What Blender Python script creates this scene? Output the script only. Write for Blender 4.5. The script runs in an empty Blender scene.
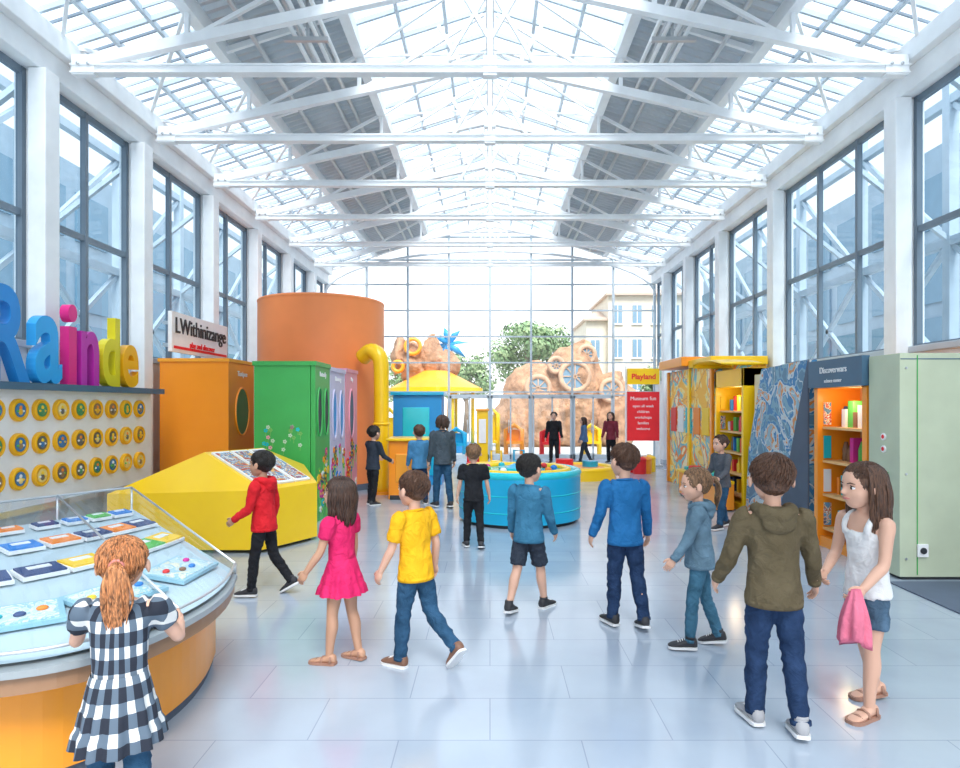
import bpy, math, random
from mathutils import Vector, Matrix, noise
random.seed(7)
R=math.radians
scene=bpy.context.scene
COL=scene.collection
# ------------------------------------------------------------------ materials
def nt(name):
    m=bpy.data.materials.new(name); m.use_nodes=True
    t=m.node_tree; b=t.nodes['Principled BSDF']; return m,t,b
def mat(name,col,rough=.5,metal=0,var=.06,vs=3.0,bump=0,bs=40,spec=.5,coat=0):
    m,t,b=nt(name)
    b.inputs['Roughness'].default_value=rough; b.inputs['Metallic'].default_value=metal
    b.inputs['Specular IOR Level'].default_value=spec
    if coat: b.inputs['Coat Weight'].default_value=coat; b.inputs['Coat Roughness'].default_value=.1
    tc=t.nodes.new('ShaderNodeTexCoord')
    n=t.nodes.new('ShaderNodeTexNoise'); n.inputs['Scale'].default_value=vs; n.inputs['Detail'].default_value=4
    t.links.new(tc.outputs['Object'],n.inputs['Vector'])
    r=t.nodes.new('ShaderNodeValToRGB')
    c=col
    r.color_ramp.elements[0].position=.3; r.color_ramp.elements[1].position=.7
    r.color_ramp.elements[0].color=(c[0]*(1-var),c[1]*(1-var),c[2]*(1-var),1)
    r.color_ramp.elements[1].color=(min(1,c[0]*(1+var)),min(1,c[1]*(1+var)),min(1,c[2]*(1+var)),1)
    t.links.new(n.outputs['Fac'],r.inputs['Fac']); t.links.new(r.outputs['Color'],b.inputs['Base Color'])
    if bump:
        n2=t.nodes.new('ShaderNodeTexNoise'); n2.inputs['Scale'].default_value=bs; n2.inputs['Detail'].default_value=6
        t.links.new(tc.outputs['Object'],n2.inputs['Vector'])
        bp=t.nodes.new('ShaderNodeBump'); bp.inputs['Strength'].default_value=bump; bp.inputs['Distance'].default_value=.02 if bs>10 else .12
        t.links.new(n2.outputs['Fac'],bp.inputs['Height']); t.links.new(bp.outputs['Normal'],b.inputs['Normal'])
    return m
def glassmat(name,tint=(1,1,1),base=.04,grz=.5,rough=.02):
    m=bpy.data.materials.new(name); m.use_nodes=True; t=m.node_tree; t.nodes.clear()
    o=t.nodes.new('ShaderNodeOutputMaterial'); mx=t.nodes.new('ShaderNodeMixShader')
    tr=t.nodes.new('ShaderNodeBsdfTransparent'); gl=t.nodes.new('ShaderNodeBsdfGlossy')
    tr.inputs[0].default_value=(*tint,1); gl.inputs['Roughness'].default_value=rough
    lw=t.nodes.new('ShaderNodeLayerWeight'); lw.inputs['Blend'].default_value=.5
    pw=t.nodes.new('ShaderNodeMath'); pw.operation='POWER'; pw.inputs[1].default_value=5
    ma=t.nodes.new('ShaderNodeMath'); ma.operation='MULTIPLY_ADD'; ma.inputs[1].default_value=grz; ma.inputs[2].default_value=base; ma.use_clamp=True
    t.links.new(lw.outputs['Facing'],pw.inputs[0]); t.links.new(pw.outputs[0],ma.inputs[0]); t.links.new(ma.outputs[0],mx.inputs[0])
    t.links.new(tr.outputs[0],mx.inputs[1]); t.links.new(gl.outputs[0],mx.inputs[2]); t.links.new(mx.outputs[0],o.inputs[0])
    return m
def mural(name,cols,scale=3,line=.03,linecol=(.1,.1,.12)):
    m,t,b=nt(name); b.inputs['Roughness'].default_value=.5
    tc=t.nodes.new('ShaderNodeTexCoord'); n=t.nodes.new('ShaderNodeTexNoise'); n.inputs['Scale'].default_value=scale*.7
    n.inputs['Detail'].default_value=3; n.inputs['Distortion'].default_value=2.5
    t.links.new(tc.outputs['Object'],n.inputs['Vector'])
    r=t.nodes.new('ShaderNodeValToRGB'); r.color_ramp.interpolation='CONSTANT'
    k=len(cols)
    while len(r.color_ramp.elements)<k: r.color_ramp.elements.new(.5)
    for i,c in enumerate(cols):
        r.color_ramp.elements[i].position=0 if i==0 else .36+.30*i/k
        r.color_ramp.elements[i].color=(*c,1)
    t.links.new(n.outputs['Fac'],r.inputs['Fac'])
    mp=t.nodes.new('ShaderNodeMixRGB'); mp.inputs[0].default_value=.3
    t.links.new(tc.outputs['Object'],mp.inputs[1]); t.links.new(n.outputs['Color'],mp.inputs[2])
    v=t.nodes.new('ShaderNodeTexVoronoi'); v.feature='DISTANCE_TO_EDGE'; v.inputs['Scale'].default_value=scale*1.6
    t.links.new(mp.outputs[0],v.inputs['Vector'])
    lt=t.nodes.new('ShaderNodeMath'); lt.operation='LESS_THAN'; lt.inputs[1].default_value=line
    t.links.new(v.outputs['Distance'],lt.inputs[0])
    mx=t.nodes.new('ShaderNodeMixRGB'); mx.inputs[2].default_value=(*linecol,1)
    t.links.new(lt.outputs[0],mx.inputs[0]); t.links.new(r.outputs['Color'],mx.inputs[1])
    t.links.new(mx.outputs[0],b.inputs['Base Color']); return m
def cloth(name,col,var=.12,rough=.85,bump=.5):
    m,t,b=nt(name); b.inputs['Roughness'].default_value=rough; b.inputs['Specular IOR Level'].default_value=.2
    tc=t.nodes.new('ShaderNodeTexCoord'); n=t.nodes.new('ShaderNodeTexNoise'); n.inputs['Scale'].default_value=9; n.inputs['Detail'].default_value=8
    t.links.new(tc.outputs['Object'],n.inputs['Vector'])
    r=t.nodes.new('ShaderNodeValToRGB'); r.color_ramp.elements[0].position=.3; r.color_ramp.elements[1].position=.72
    r.color_ramp.elements[0].color=(*[c*(1-var) for c in col],1); r.color_ramp.elements[1].color=(*[min(1,c*(1+var)+.01) for c in col],1)
    t.links.new(n.outputs['Fac'],r.inputs['Fac']); t.links.new(r.outputs['Color'],b.inputs['Base Color'])
    n2=t.nodes.new('ShaderNodeTexNoise'); n2.inputs['Scale'].default_value=16; n2.inputs['Detail'].default_value=5; n2.inputs['Distortion'].default_value=1.2
    t.links.new(tc.outputs['Object'],n2.inputs['Vector'])
    bp=t.nodes.new('ShaderNodeBump'); bp.inputs['Strength'].default_value=bump; bp.inputs['Distance'].default_value=.04
    t.links.new(n2.outputs['Fac'],bp.inputs['Height']); t.links.new(bp.outputs['Normal'],b.inputs['Normal'])
    return m
def plaid(name):
    m,t,b=nt(name); b.inputs['Roughness'].default_value=.85
    tc=t.nodes.new('ShaderNodeTexCoord'); sp=t.nodes.new('ShaderNodeSeparateXYZ'); t.links.new(tc.outputs['Object'],sp.inputs[0])
    def M(op,a,b2=None,v=None):
        q=t.nodes.new('ShaderNodeMath'); q.operation=op
        t.links.new(a,q.inputs[0])
        if b2 is not None: t.links.new(b2,q.inputs[1])
        elif v is not None: q.inputs[1].default_value=v
        return q.outputs[0]
    ang=M('ARCTAN2',sp.outputs['X'],sp.outputs['Y'])
    u=M('GREATER_THAN',M('SINE',M('MULTIPLY',ang,v=12.0)),v=-.15)
    w=M('GREATER_THAN',M('SINE',M('MULTIPLY',sp.outputs['Z'],v=66.0)),v=-.15)
    s=M('MULTIPLY',M('ADD',u,w),v=.5)
    r=t.nodes.new('ShaderNodeValToRGB'); r.color_ramp.interpolation='CONSTANT'
    r.color_ramp.elements[0].color=(.72,.72,.70,1); r.color_ramp.elements[1].position=.75; r.color_ramp.elements[1].color=(.015,.02,.035,1)
    e=r.color_ramp.elements.new(.25); e.color=(.10,.14,.19,1)
    t.links.new(s,r.inputs['Fac']); t.links.new(r.outputs['Color'],b.inputs['Base Color']); return m
def hairmat(name,col):
    m,t,b=nt(name); b.inputs['Roughness'].default_value=.5
    tc=t.nodes.new('ShaderNodeTexCoord'); mp=t.nodes.new('ShaderNodeMapping'); mp.inputs['Scale'].default_value=(150,150,18)
    n=t.nodes.new('ShaderNodeTexNoise'); n.inputs['Scale'].default_value=1; n.inputs['Detail'].default_value=5
    t.links.new(tc.outputs['Object'],mp.inputs[0]); t.links.new(mp.outputs[0],n.inputs['Vector'])
    r=t.nodes.new('ShaderNodeValToRGB'); r.color_ramp.elements[0].position=.35; r.color_ramp.elements[1].position=.68
    r.color_ramp.elements[0].color=(*[c*.3 for c in col],1); r.color_ramp.elements[1].color=(*[min(1,c*1.6) for c in col],1)
    t.links.new(n.outputs['Fac'],r.inputs['Fac']); t.links.new(r.outputs['Color'],b.inputs['Base Color'])
    bp=t.nodes.new('ShaderNodeBump'); bp.inputs['Strength'].default_value=.6; bp.inputs['Distance'].default_value=.01
    t.links.new(n.outputs['Fac'],bp.inputs['Height']); t.links.new(bp.outputs['Normal'],b.inputs['Normal']); return m

WHITE=mat('white_paint',(.90,.93,.95),.45)
WHITE2=mat('white_panel',(.92,.92,.92),.5)
GREYM=mat('corrugated_metal',(.54,.59,.63),.4,.2)
FRAME=mat('grey_window_frame',(.17,.225,.28),.45,.0)
BARM=mat('glazing_bar_grey',(.42,.51,.58),.4)
MULL=mat('pale_mullion',(.55,.63,.69),.4,.1)
ORANGE=mat('orange_laminate',(1.0,.32,.015),.38,coat=.3,var=.03)
ORANGE2=mat('amber_laminate',(.95,.38,.03),.4)
CYLOR=mat('cylinder_orange',(.98,.30,.09),.45,var=.03)
YELLOW=mat('yellow_laminate',(1.0,.62,.005),.35,coat=.3,var=.03)
GREEN=mat('green_laminate',(.05,.42,.09),.4)
PALEG=mat('pale_green_panel',(.55,.61,.44),.5)
PURP=mat('lilac_panel',(.62,.58,.76),.5)
PINKP=mat('pink_panel',(.85,.36,.46),.5)
REDP=mat('red_panel',(.80,.02,.03),.45)
TURQ=mat('turquoise_panel',(.005,.42,.70),.35,coat=.3)
TURQ2=mat('water_blue',(.02,.58,.68),.15)
BLUEP=mat('blue_panel',(.02,.29,.66),.45)
SLATE=mat('slate_blue_sign',(.06,.14,.22),.5)
DARK=mat('dark_charcoal',(.03,.035,.04),.5)
DGREY=mat('dark_grey_mat',(.10,.13,.18),.8)
STEEL=mat('brushed_steel',(.60,.63,.65),.3,.6)
WOODY=mat('amber_interior',(.85,.50,.20),.5)
GLASS=glassmat('clear_glass',(.97,.99,1),.04,.35)
GLASSB=glassmat('tinted_glass',(.72,.82,.88),.06,.35)
GLASSR=glassmat('roof_glass',(.95,.98,1),.02,.15,.2)
LIME=mat('lime_panel',(.2,.5,.12),.5)
CREAM=mat('cream_canopy',(.90,.76,.48),.5)
PAL=[mat('item_%s'%n,c,.5) for n,c in [('blue',(.02,.22,.65)),('red',(.78,.03,.03)),('yellow',(.98,.62,.02)),('teal',(.01,.48,.54)),
     ('magenta',(.72,.03,.32)),('green',(.10,.48,.08)),('white',(.85,.85,.85)),('navy',(.03,.06,.18)),('orange',(.95,.26,.02)),('brown',(.25,.12,.06))]]

# ------------------------------------------------------------------ mesh builder
class MB:
    def __init__(s): s.v=[];s.f=[];s.m=[];s.s=[];s.mats=[]
    def mi(s,m):
        if m not in s.mats: s.mats.append(m)
        return s.mats.index(m)
    def add(s,vs,fs,m,smooth=False,M=None):
        o=len(s.v); i=s.mi(m)
        s.v+= [tuple(M@Vector(v)) for v in vs] if M is not None else [tuple(v) for v in vs]
        for f in fs: s.f.append([a+o for a in f]); s.m.append(i); s.s.append(smooth)
    def box(s,c,z,m,rz=0,M=None):
        x,y,w=[a/2 for a in z]
        vs=[(-x,-y,-w),(x,-y,-w),(x,y,-w),(-x,y,-w),(-x,-y,w),(x,-y,w),(x,y,w),(-x,y,w)]
        fs=[(0,3,2,1),(4,5,6,7),(0,1,5,4),(1,2,6,5),(2,3,7,6),(3,0,4,7)]
        T=Matrix.Translation(c)@Matrix.Rotation(rz,4,'Z')
        if M is not None: T=M@T
        s.add(vs,fs,m,False,T)
    def bb(s,x0,x1,y0,y1,z0,z1,m): s.box(((x0+x1)/2,(y0+y1)/2,(z0+z1)/2),(abs(x1-x0),abs(y1-y0),abs(z1-z0)),m)
    def beam(s,a,b,w,h,m):
        a=Vector(a);b=Vector(b);d=b-a;L=d.length;y=d.normalized()
        up=Vector((0,0,1)) if abs(y.z)<.95 else Vector((1,0,0))
        x=y.cross(up).normalized(); z=x.cross(y)
        M=Matrix((( x.x,y.x,z.x,(a.x+b.x)/2),(x.y,y.y,z.y,(a.y+b.y)/2),(x.z,y.z,z.z,(a.z+b.z)/2),(0,0,0,1)))
        s.box((0,0,0),(w,L,h),m,M=M)
    def tube(s,pts,rad,m,n=12,ref=(1,0,0),smooth=True,M=None,caps=True):
        vs,fs=tube_geo(pts,rad,n,ref,caps); s.add(vs,fs,m,smooth,M)
    def cyl(s,c,r,h,m,n=40,r2=None,M=None,smooth=True):
        r2=r if r2 is None else r2
        vs=[];
        for k,(z,q) in enumerate(((0,r),(h,r2))):
            for i in range(n):
                a=2*math.pi*i/n; vs.append((c[0]+q*math.cos(a),c[1]+q*math.sin(a),c[2]+z))
        fs=[(i,(i+1)%n,n+(i+1)%n,n+i) for i in range(n)]
        s.add(vs,fs,m,smooth,M); 
        s.add(vs,[list(range(n))[::-1],list(range(n,2*n))],m,False,M)
    def ell(s,c,r,m,nu=16,nv=10,M=None,fn=None):
        vs,fs=ell_geo(c,r,nu,nv)
        if fn: vs=[fn(Vector(v)) for v in vs]
        s.add(vs,fs,m,True,M)
    def prism(s,poly,z0,z1,m,M=None):
        n=len(poly); vs=[(p[0],p[1],z0) for p in poly]+[(p[0],p[1],z1) for p in poly]
        fs=[(i,(i+1)%n,n+(i+1)%n,n+i) for i in range(n)]+[list(range(n))[::-1],list(range(n,2*n))]
        s.add(vs,fs,m,False,M)
    def ring(s,c,R1,r,m,M=None,n=32,k=8):
        vs=[];fs=[]
        for i in range(n):
            a=2*math.pi*i/n
            for j in range(k):
                b=2*math.pi*j/k; q=R1+r*math.cos(b)
                vs.append((c[0]+q*math.cos(a),c[1]+q*math.sin(a),c[2]+r*math.sin(b)))
        for i in range(n):
            for j in range(k): fs.append((i*k+j,((i+1)%n)*k+j,((i+1)%n)*k+(j+1)%k,i*k+(j+1)%k))
        s.add(vs,fs,m,True,M)
    def text(s,body,size,ext,m,M,off=0,center=True,fit=None):
        cu=bpy.data.curves.new('t','FONT'); cu.body=body; cu.size=size; cu.extrude=ext; cu.offset=off
        cu.resolution_u=6
        if center: cu.align_x='CENTER'; cu.align_y='CENTER'
        o=bpy.data.objects.new('t',cu); COL.objects.link(o)
        dg=bpy.context.evaluated_depsgraph_get(); dg.update()
        e=o.evaluated_get(dg); me=e.to_mesh()
        vs=[v.co.copy() for v in me.vertices]; fs=[list(p.vertices) for p in me.polygons]
        e.to_mesh_clear(); bpy.data.objects.remove(o); bpy.data.curves.remove(cu)
        if fit:
            x0=min(v.x for v in vs);x1=max(v.x for v in vs);y0=min(v.y for v in vs);y1=max(v.y for v in vs)
            vs=[Vector((fit[0]+(v.x-x0)/(x1-x0)*(fit[1]-fit[0]),fit[2]+(v.y-y0)/(y1-y0)*(fit[3]-fit[2]),v.z)) for v in vs]
        s.add(vs,fs,m,False,M)
    def build(s,name,loc=(0,0,0),rz=0,bevel=0,parent=None):
        me=bpy.data.meshes.new(name); me.from_pydata(s.v,[],s.f)
        for m in s.mats: me.materials.append(m)
        me.polygons.foreach_set('material_index',s.m); me.polygons.foreach_set('use_smooth',s.s); me.update()
        o=bpy.data.objects.new(name,me); COL.objects.link(o); o.location=loc; o.rotation_euler=(0,0,rz)
        if bevel:
            b=o.modifiers.new('bevel','BEVEL'); b.width=bevel; b.segments=2; b.limit_method='ANGLE'; b.angle_limit=R(50)
        if parent: o.parent=parent
        return o
def tube_geo(pts,rad,n=12,ref=(1,0,0),caps=True):
    P=[Vector(p) for p in pts]; N=len(P); vs=[];fs=[]
    ref=Vector(ref)
    for i,p in enumerate(P):
        t=(P[min(i+1,N-1)]-P[max(i-1,0)]).normalized()
        a=ref-t*ref.dot(t)
        if a.length<.05: 
            r2=Vector((0,1,0)); a=r2-t*r2.dot(t)
            if a.length<.05: a=Vector((0,0,1))-t*t.z
        a.normalize(); b=t.cross(a)
        r=rad[i] if isinstance(rad,(list,tuple)) else rad
        ra,rb=(r if isinstance(r,(list,tuple)) else (r,r))
        for k in range(n):
            g=2*math.pi*k/n; vs.append(p+a*(ra*math.cos(g))+b*(rb*math.sin(g)))
    for i in range(N-1):
        for k in range(n): fs.append((i*n+k,i*n+(k+1)%n,(i+1)*n+(k+1)%n,(i+1)*n+k))
    if caps: fs.append(list(range(n))[::-1]); fs.append(list(range((N-1)*n,N*n)))
    return vs,fs
def ell_geo(c,r,nu=16,nv=10):
    vs=[(c[0],c[1],c[2]+r[2])];fs=[]
    for j in range(1,nv):
        ph=math.pi*j/nv
        for i in range(nu):
            a=2*math.pi*i/nu; vs.append((c[0]+r[0]*math.sin(ph)*math.cos(a),c[1]+r[1]*math.sin(ph)*math.sin(a),c[2]+r[2]*math.cos(ph)))
    vs.append((c[0],c[1],c[2]-r[2])); L=len(vs)-1
    for i in range(nu):
        fs.append((0,1+i,1+(i+1)%nu)); fs.append((L,L-nu+(i+1)%nu,L-nu+i))
    for j in range(nv-2):
        for i in range(nu): fs.append((1+j*nu+i,1+(j+1)*nu+i,1+(j+1)*nu+(i+1)%nu,1+j*nu+(i+1)%nu))
    return vs,fs
def smoothpath(P,R_,k=4):
    P=[Vector(p) for p in P]; RR=[(r if isinstance(r,(tuple,list)) else (r,r)) for r in R_]
    oP=[];oR=[];N=len(P)
    def cr(a,b,c,d,t): return .5*((2*b)+(c-a)*t+(2*a-5*b+4*c-d)*t*t+(3*b-a-3*c+d)*t**3)
    for i in range(N-1):
        i0,i1,i2,i3=max(i-1,0),i,i+1,min(i+2,N-1)
        for q in range(k):
            t=q/k
            oP.append(cr(P[i0],P[i1],P[i2],P[i3],t)); oR.append((cr(RR[i0][0],RR[i1][0],RR[i2][0],RR[i3][0],t),cr(RR[i0][1],RR[i1][1],RR[i2][1],RR[i3][1],t)))
    oP.append(P[-1]); oR.append(RR[-1]); return oP,oR
def fuse(mb,vox,smooth=4,amp=0,freq=(14,14,6),seed=0):
    me=bpy.data.meshes.new('tmp'); me.from_pydata(mb.v,[],mb.f); me.update()
    o=bpy.data.objects.new('tmp',me); COL.objects.link(o)
    r=o.modifiers.new('r','REMESH'); r.mode='VOXEL'; r.voxel_size=vox; r.adaptivity=0
    if smooth: q=o.modifiers.new('s','SMOOTH'); q.iterations=smooth; q.factor=.5
    dg=bpy.context.evaluated_depsgraph_get(); dg.update()
    e=o.evaluated_get(dg); m2=e.to_mesh()
    vs=[]
    for v in m2.vertices:
        c=v.co.copy()
        if amp:
            w=noise.noise(Vector((c.x*freq[0]+seed,c.y*freq[1],c.z*freq[2]+seed)))+.5*noise.noise(Vector((c.x*30+seed,c.y*30,c.z*22)))
            w=1-2.6*abs(w)
            c=c+v.normal*(w*amp)
        vs.append(c)
    fs=[list(p.vertices) for p in m2.polygons]
    e.to_mesh_clear(); bpy.data.objects.remove(o); bpy.data.meshes.remove(me)
    return vs,fs
ML=lambda x,y,z: Matrix(((0,0,1,x),(1,0,0,y),(0,1,0,z),(0,0,0,1)))
MR=lambda x,y,z: Matrix(((0,0,-1,x),(-1,0,0,y),(0,1,0,z),(0,0,0,1)))
MF=lambda x,y,z: Matrix(((1,0,0,x),(0,0,-1,y),(0,1,0,z),(0,0,0,1)))

# ------------------------------------------------------------------ people
SKIN_L=mat('skin_fair',(.72,.42,.30),.5,var=.05)
SKIN_M=mat('skin_tan',(.56,.31,.20),.5,var=.05)
EYEW=mat('eye_white',(.85,.85,.85),.2); EYED=mat('eye_iris',(.05,.03,.02),.15); LIP=mat('lips',(.58,.2,.17),.4)
SOLE=mat('shoe_sole_white',(.8,.8,.8),.6); SHOEB=mat('shoe_black',(.03,.03,.035),.6); SHOEW=mat('shoe_grey_white',(.38,.38,.40),.6)
SHOEBR=mat('shoe_brown',(.22,.11,.07),.6); SANDAL=mat('sandal_leather',(.38,.20,.14),.6)
JEAN=cloth('blue_denim',(.022,.078,.155),.35); JEAND=cloth('dark_denim',(.014,.038,.10),.35); BLACKC=cloth('black_cloth',(.013,.014,.018))
NAVYC=cloth('navy_cloth',(.03,.04,.06))
def ypr(yaw,pitch,roll=0): return Matrix.Rotation(yaw,4,'Z')@Matrix.Rotation(-pitch,4,'X')@Matrix.Rotation(roll,4,'Y')

def person(name,X,Y,H,rz,top='ls',topm=None,bottom='jeans',botm=None,hair='short',hairm=None,skin=None,shoe='sneaker',shoem=None,
           legL=(5,3,8,0),legR=(-5,3,5,0),armL=(5,10,15,0),armR=(5,10,15,0),head=(0,0),lean=2,hood=False,near=True,hem=None,extra=None,adult=False,curl=18,slim=1.0,hlen=None):
    skin=skin or SKIN_L
    rz=R(rz); seed=random.random()*50
    hh=.185 if not adult else .15
    wid=1.0 if not adult else .95
    V=Vector
    l=R(lean); U=V((0,math.sin(l),math.cos(l))); Fw=V((0,math.cos(l),-math.sin(l)))
    TH,SH,AN=.225,.22,.045
    def leg(s,p):
        fl,ab,kn,fp=[R(a) for a in p]
        hip=V((s*.047*wid,0,-.01))
        d1=V((s*math.sin(ab),math.sin(fl)*math.cos(ab),-math.cos(fl)*math.cos(ab)))
        d2=V((s*math.sin(ab)*.6,math.sin(fl-kn),-math.cos(fl-kn))).normalized()
        knee=hip+d1*TH; ank=knee+d2*SH
        FM=Matrix.Rotation(-s*R(9),4,'Z')@Matrix.Rotation(-fp,4,'X')
        O=ank-(FM@V((0,0,AN))); FM=Matrix.Translation(O)@FM
        return hip,knee,ank,FM
    def arm(s,p):
        fl,ab,el,inn=[R(a) for a in p]
        sh=U*.272+V((s*.106*wid,0,0))
        d1=V((s*math.sin(ab),math.sin(fl)*math.cos(ab),-math.cos(fl)*math.cos(ab)))
        f2=fl+el; a2=ab-inn
        d2=V((s*math.sin(a2),math.sin(f2)*math.cos(a2),-math.cos(f2)*math.cos(a2)))
        e=sh+d1*.158; w=e+d2*.132
        return sh,e,w,d2,f2
    LG={-1:leg(-1,legL),1:leg(1,legR)}; AR={-1:arm(-1,armL),1:arm(1,armR)}
    zmin=1
    for s in (-1,1):
        FM=LG[s][3]
        for y in (-.035,.07,.112): zmin=min(zmin,(FM@V((0,y,0))).z)
    S=Matrix.Diagonal((H,H,H,1))@Matrix.Translation((0,0,-zmin))
    vox=(.0085 if near else .013)
    out=MB()
    def put(vf,m): out.add(vf[0],vf[1],m,True,S)
    def limb(mb,P,Rr,ref=(1,0,0),n=14):
        p,r=smoothpath(P,Rr,3); mb.tube(p,r,SKIN_L,n,ref)
    def torso(mb,secs):
        P=[U*z if z>0 else V((0,0,z)) for z,a,b in secs]; limb(mb,P,[(a*wid,b) for z,a,b in secs],n=20)
    b=MB()
    torso(b,[(-.03,.07,.05),(.05,.072,.05),(.12,.07,.05),(.2,.082,.055),(.25,.090,.048),(.285,.080,.040),(.302,.045,.035)])
    nb=U*.29; hc=nb+U*(.025+hh*.52)+Fw*.012
    HM=Matrix.Translation(hc)@ypr(R(head[0]),R(head[1]))@Matrix.Diagonal((hh,hh,hh,1))
    limb(b,[nb-U*.03,nb+U*.02,HM@V((0,-.08,-.12))],[.036,.030,.032])
    ks=slim if bottom=='jeans' else 1
    if bottom=='jeans': ks*=.88
    for s in (-1,1):
        hip,kn,an,FM=LG[s]
        limb(b,[hip+V((-s*.01,0,.03)),(hip*2+kn)/3,(hip+kn*2)/3,kn,kn.lerp(an,.3)+V((0,-.006,0)),kn.lerp(an,.65),an,an+V((0,0,-.02))],[.040,.044*ks,.038*ks,.031*ks,.033*ks,.026*ks,.021,.022])
        sh,e,w,d2,f2=AR[s]
        limb(b,[sh+V((-s*.03,0,.000)),sh,sh.lerp(e,.4),e,e.lerp(w,.3),w,w+d2*.012],[.023,.029,.026,.022,.023,.0165,.016])
    put(fuse(b,vox*.9,3),skin)
    # hands
    for s in (-1,1):
        sh,e,w,d2,f2=AR[s]
        y=d2.normalized(); n=V((-s,0,0)); n=(n-y*n.dot(y)).normalized(); x=V((0,math.cos(f2),math.sin(f2))); x=(x-y*x.dot(y)-n*x.dot(n)).normalized()
        L=.098 if not adult else .10
        HMx=Matrix(((x.x,y.x,n.x,w.x),(x.y,y.y,n.y,w.y),(x.z,y.z,n.z,w.z),(0,0,0,1)))@Matrix.Diagonal((L,L,L,1))
        h=MB(); 
        P,Rr=smoothpath([(0,-.12,0),(0,.05,0),(0,.22,0),(0,.42,.01),(0,.50,.01)],[(.15,.13),(.17,.12),(.235,.115),(.24,.09),(.17,.06)],3)
        h.tube(P,Rr,skin,14,(1,0,0))
        for fx,fl,fr in ((.17,.40,.052),(.06,.46,.055),(-.055,.43,.053),(-.165,.33,.046)):
            p=V((fx*.9,.40,.01)); P=[p.copy()]; a=R(curl*.4); Rr=[fr*1.05]
            for q,(k,da) in enumerate(((.2,0),(.42,curl),(.32,curl*1.1),(.24,curl*.8))):
                a+=R(da) if q else 0
                p=p+V((fx*.22*(k*fl),math.cos(a)*k*fl*1.0,math.sin(a)*k*fl)); P.append(p.copy()); Rr.append(fr*(1.02-.09*q))
            p=p+V((0,math.cos(a)*.03,math.sin(a)*.03)); P.append(p); Rr.append(fr*.3)
            h.tube(P,Rr,skin,8)
        h.tube([(.12,.08,.02),(.26,.22,.05),(.33,.36,.09),(.34,.48,.12),(.335,.51,.13)],[.07,.072,.062,.052,.02],skin,8)
        out.add(h.v,h.f,skin,True,S@HMx)
    # head
    hb=MB()
    for c,r in (((0,-.04,.10),(.375,.44,.40)),((0,.08,-.10),(.31,.33,.36)),((0,.15,-.33),(.20,.20,.15)),((.15,.18,-.13),(.14,.15,.16)),((-.15,.18,-.13),(.14,.15,.16)),
                ((0,.27,.07),(.25,.13,.05)),((.415,-.03,-.05),(.035,.09,.13)),((-.415,-.03,-.05),(.035,.09,.13)),((0,.37,-.25),(.10,.045,.05))):
        hb.ell(c,r,skin,20,14)
    hb.tube([(0,.34,.04),(0,.405,-.04),(0,.45,-.11),(0,.40,-.14)],[.04,.045,.06,.04],skin,10)
    vs,fs=fuse(hb,.03 if near else .045,2)
    out.add(vs,fs,skin,True,S@HM)
    for s in (-1,1):
        out.ell((s*.15,.315,.0),(.068,.055,.042),EYEW,10,8,S@HM); out.ell((s*.152,.352,-.002),(.034,.025,.036),EYED,10,8,S@HM)
        out.tube([(s*.07,.39,.085),(s*.15,.375,.105),(s*.235,.32,.085)],[.010,.015,.007],hairm,6,M=S@HM)
        out.tube([(s*.08,.365,.028),(s*.15,.37,.048),(s*.225,.325,.02)],[.008,.012,.008],hairm,6,M=S@HM)
    out.tube([(-.1,.365,-.245),(-.05,.405,-.235),(0,.415,-.24),(.05,.405,-.235),(.1,.365,-.245)],[.012,.022,.024,.022,.012],LIP,8,(0,0,1),M=S@HM)
    # hair
    cap=MB(); cc=V((0,-.075,.13)); cr=V((.405,.440,.400))
    cap.ell(cc,cr,hairm,24,16); 
    cap.ell((0,-.2,-.05),(.30,.25,.24),hairm,20,12)
    vs,fs=fuse(cap,.035,2,amp=.012,freq=(18,18,4),seed=seed); out.add(vs,fs,hairm,True,S@HM)
    rnd=random.Random(int(seed*1000))
    def surf(th,ph,k=1.0): return cc+V((cr.x*k*math.sin(ph)*math.sin(th),cr.y*k*math.sin(ph)*math.cos(th),cr.z*k*math.cos(ph)))
    nl=(480 if near else 60)
    for i in range(nl):
        th=rnd.uniform(-math.pi,math.pi); fr=abs(th)
        endmax=R(62) if fr<.7 else (R(80) if fr<1.15 else (R(92) if fr<1.9 else R(122)))
        if hair in('pony',) and fr<1.2: endmax=R(60)
        p0=rnd.uniform(R(2),endmax*.8); p1=min(endmax,p0+rnd.uniform(R(20),R(45)))
        dth=(.35 if hair=='short' else 0)+rnd.uniform(-.25,.25); P=[];Rr=[]
        r0=rnd.uniform(.010,.022)*(1 if near else 1.8); lift=rnd.uniform(.0,.07) if hair=='short' else rnd.uniform(0,.01)
        for q in range(6):
            t=q/5; P.append(surf(th+dth*t,p0+(p1-p0)*t,.985+.045*math.sin(t*3)+lift*t)); Rr.append((r0*(.6+.8*math.sin(math.pi*min(1,t*.9+.1)))*(1-.85*t*t),.012*(1-.6*t)))
        out.tube(P,Rr,hairm,5,tuple(P[2]-cc),M=S@HM)
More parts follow.
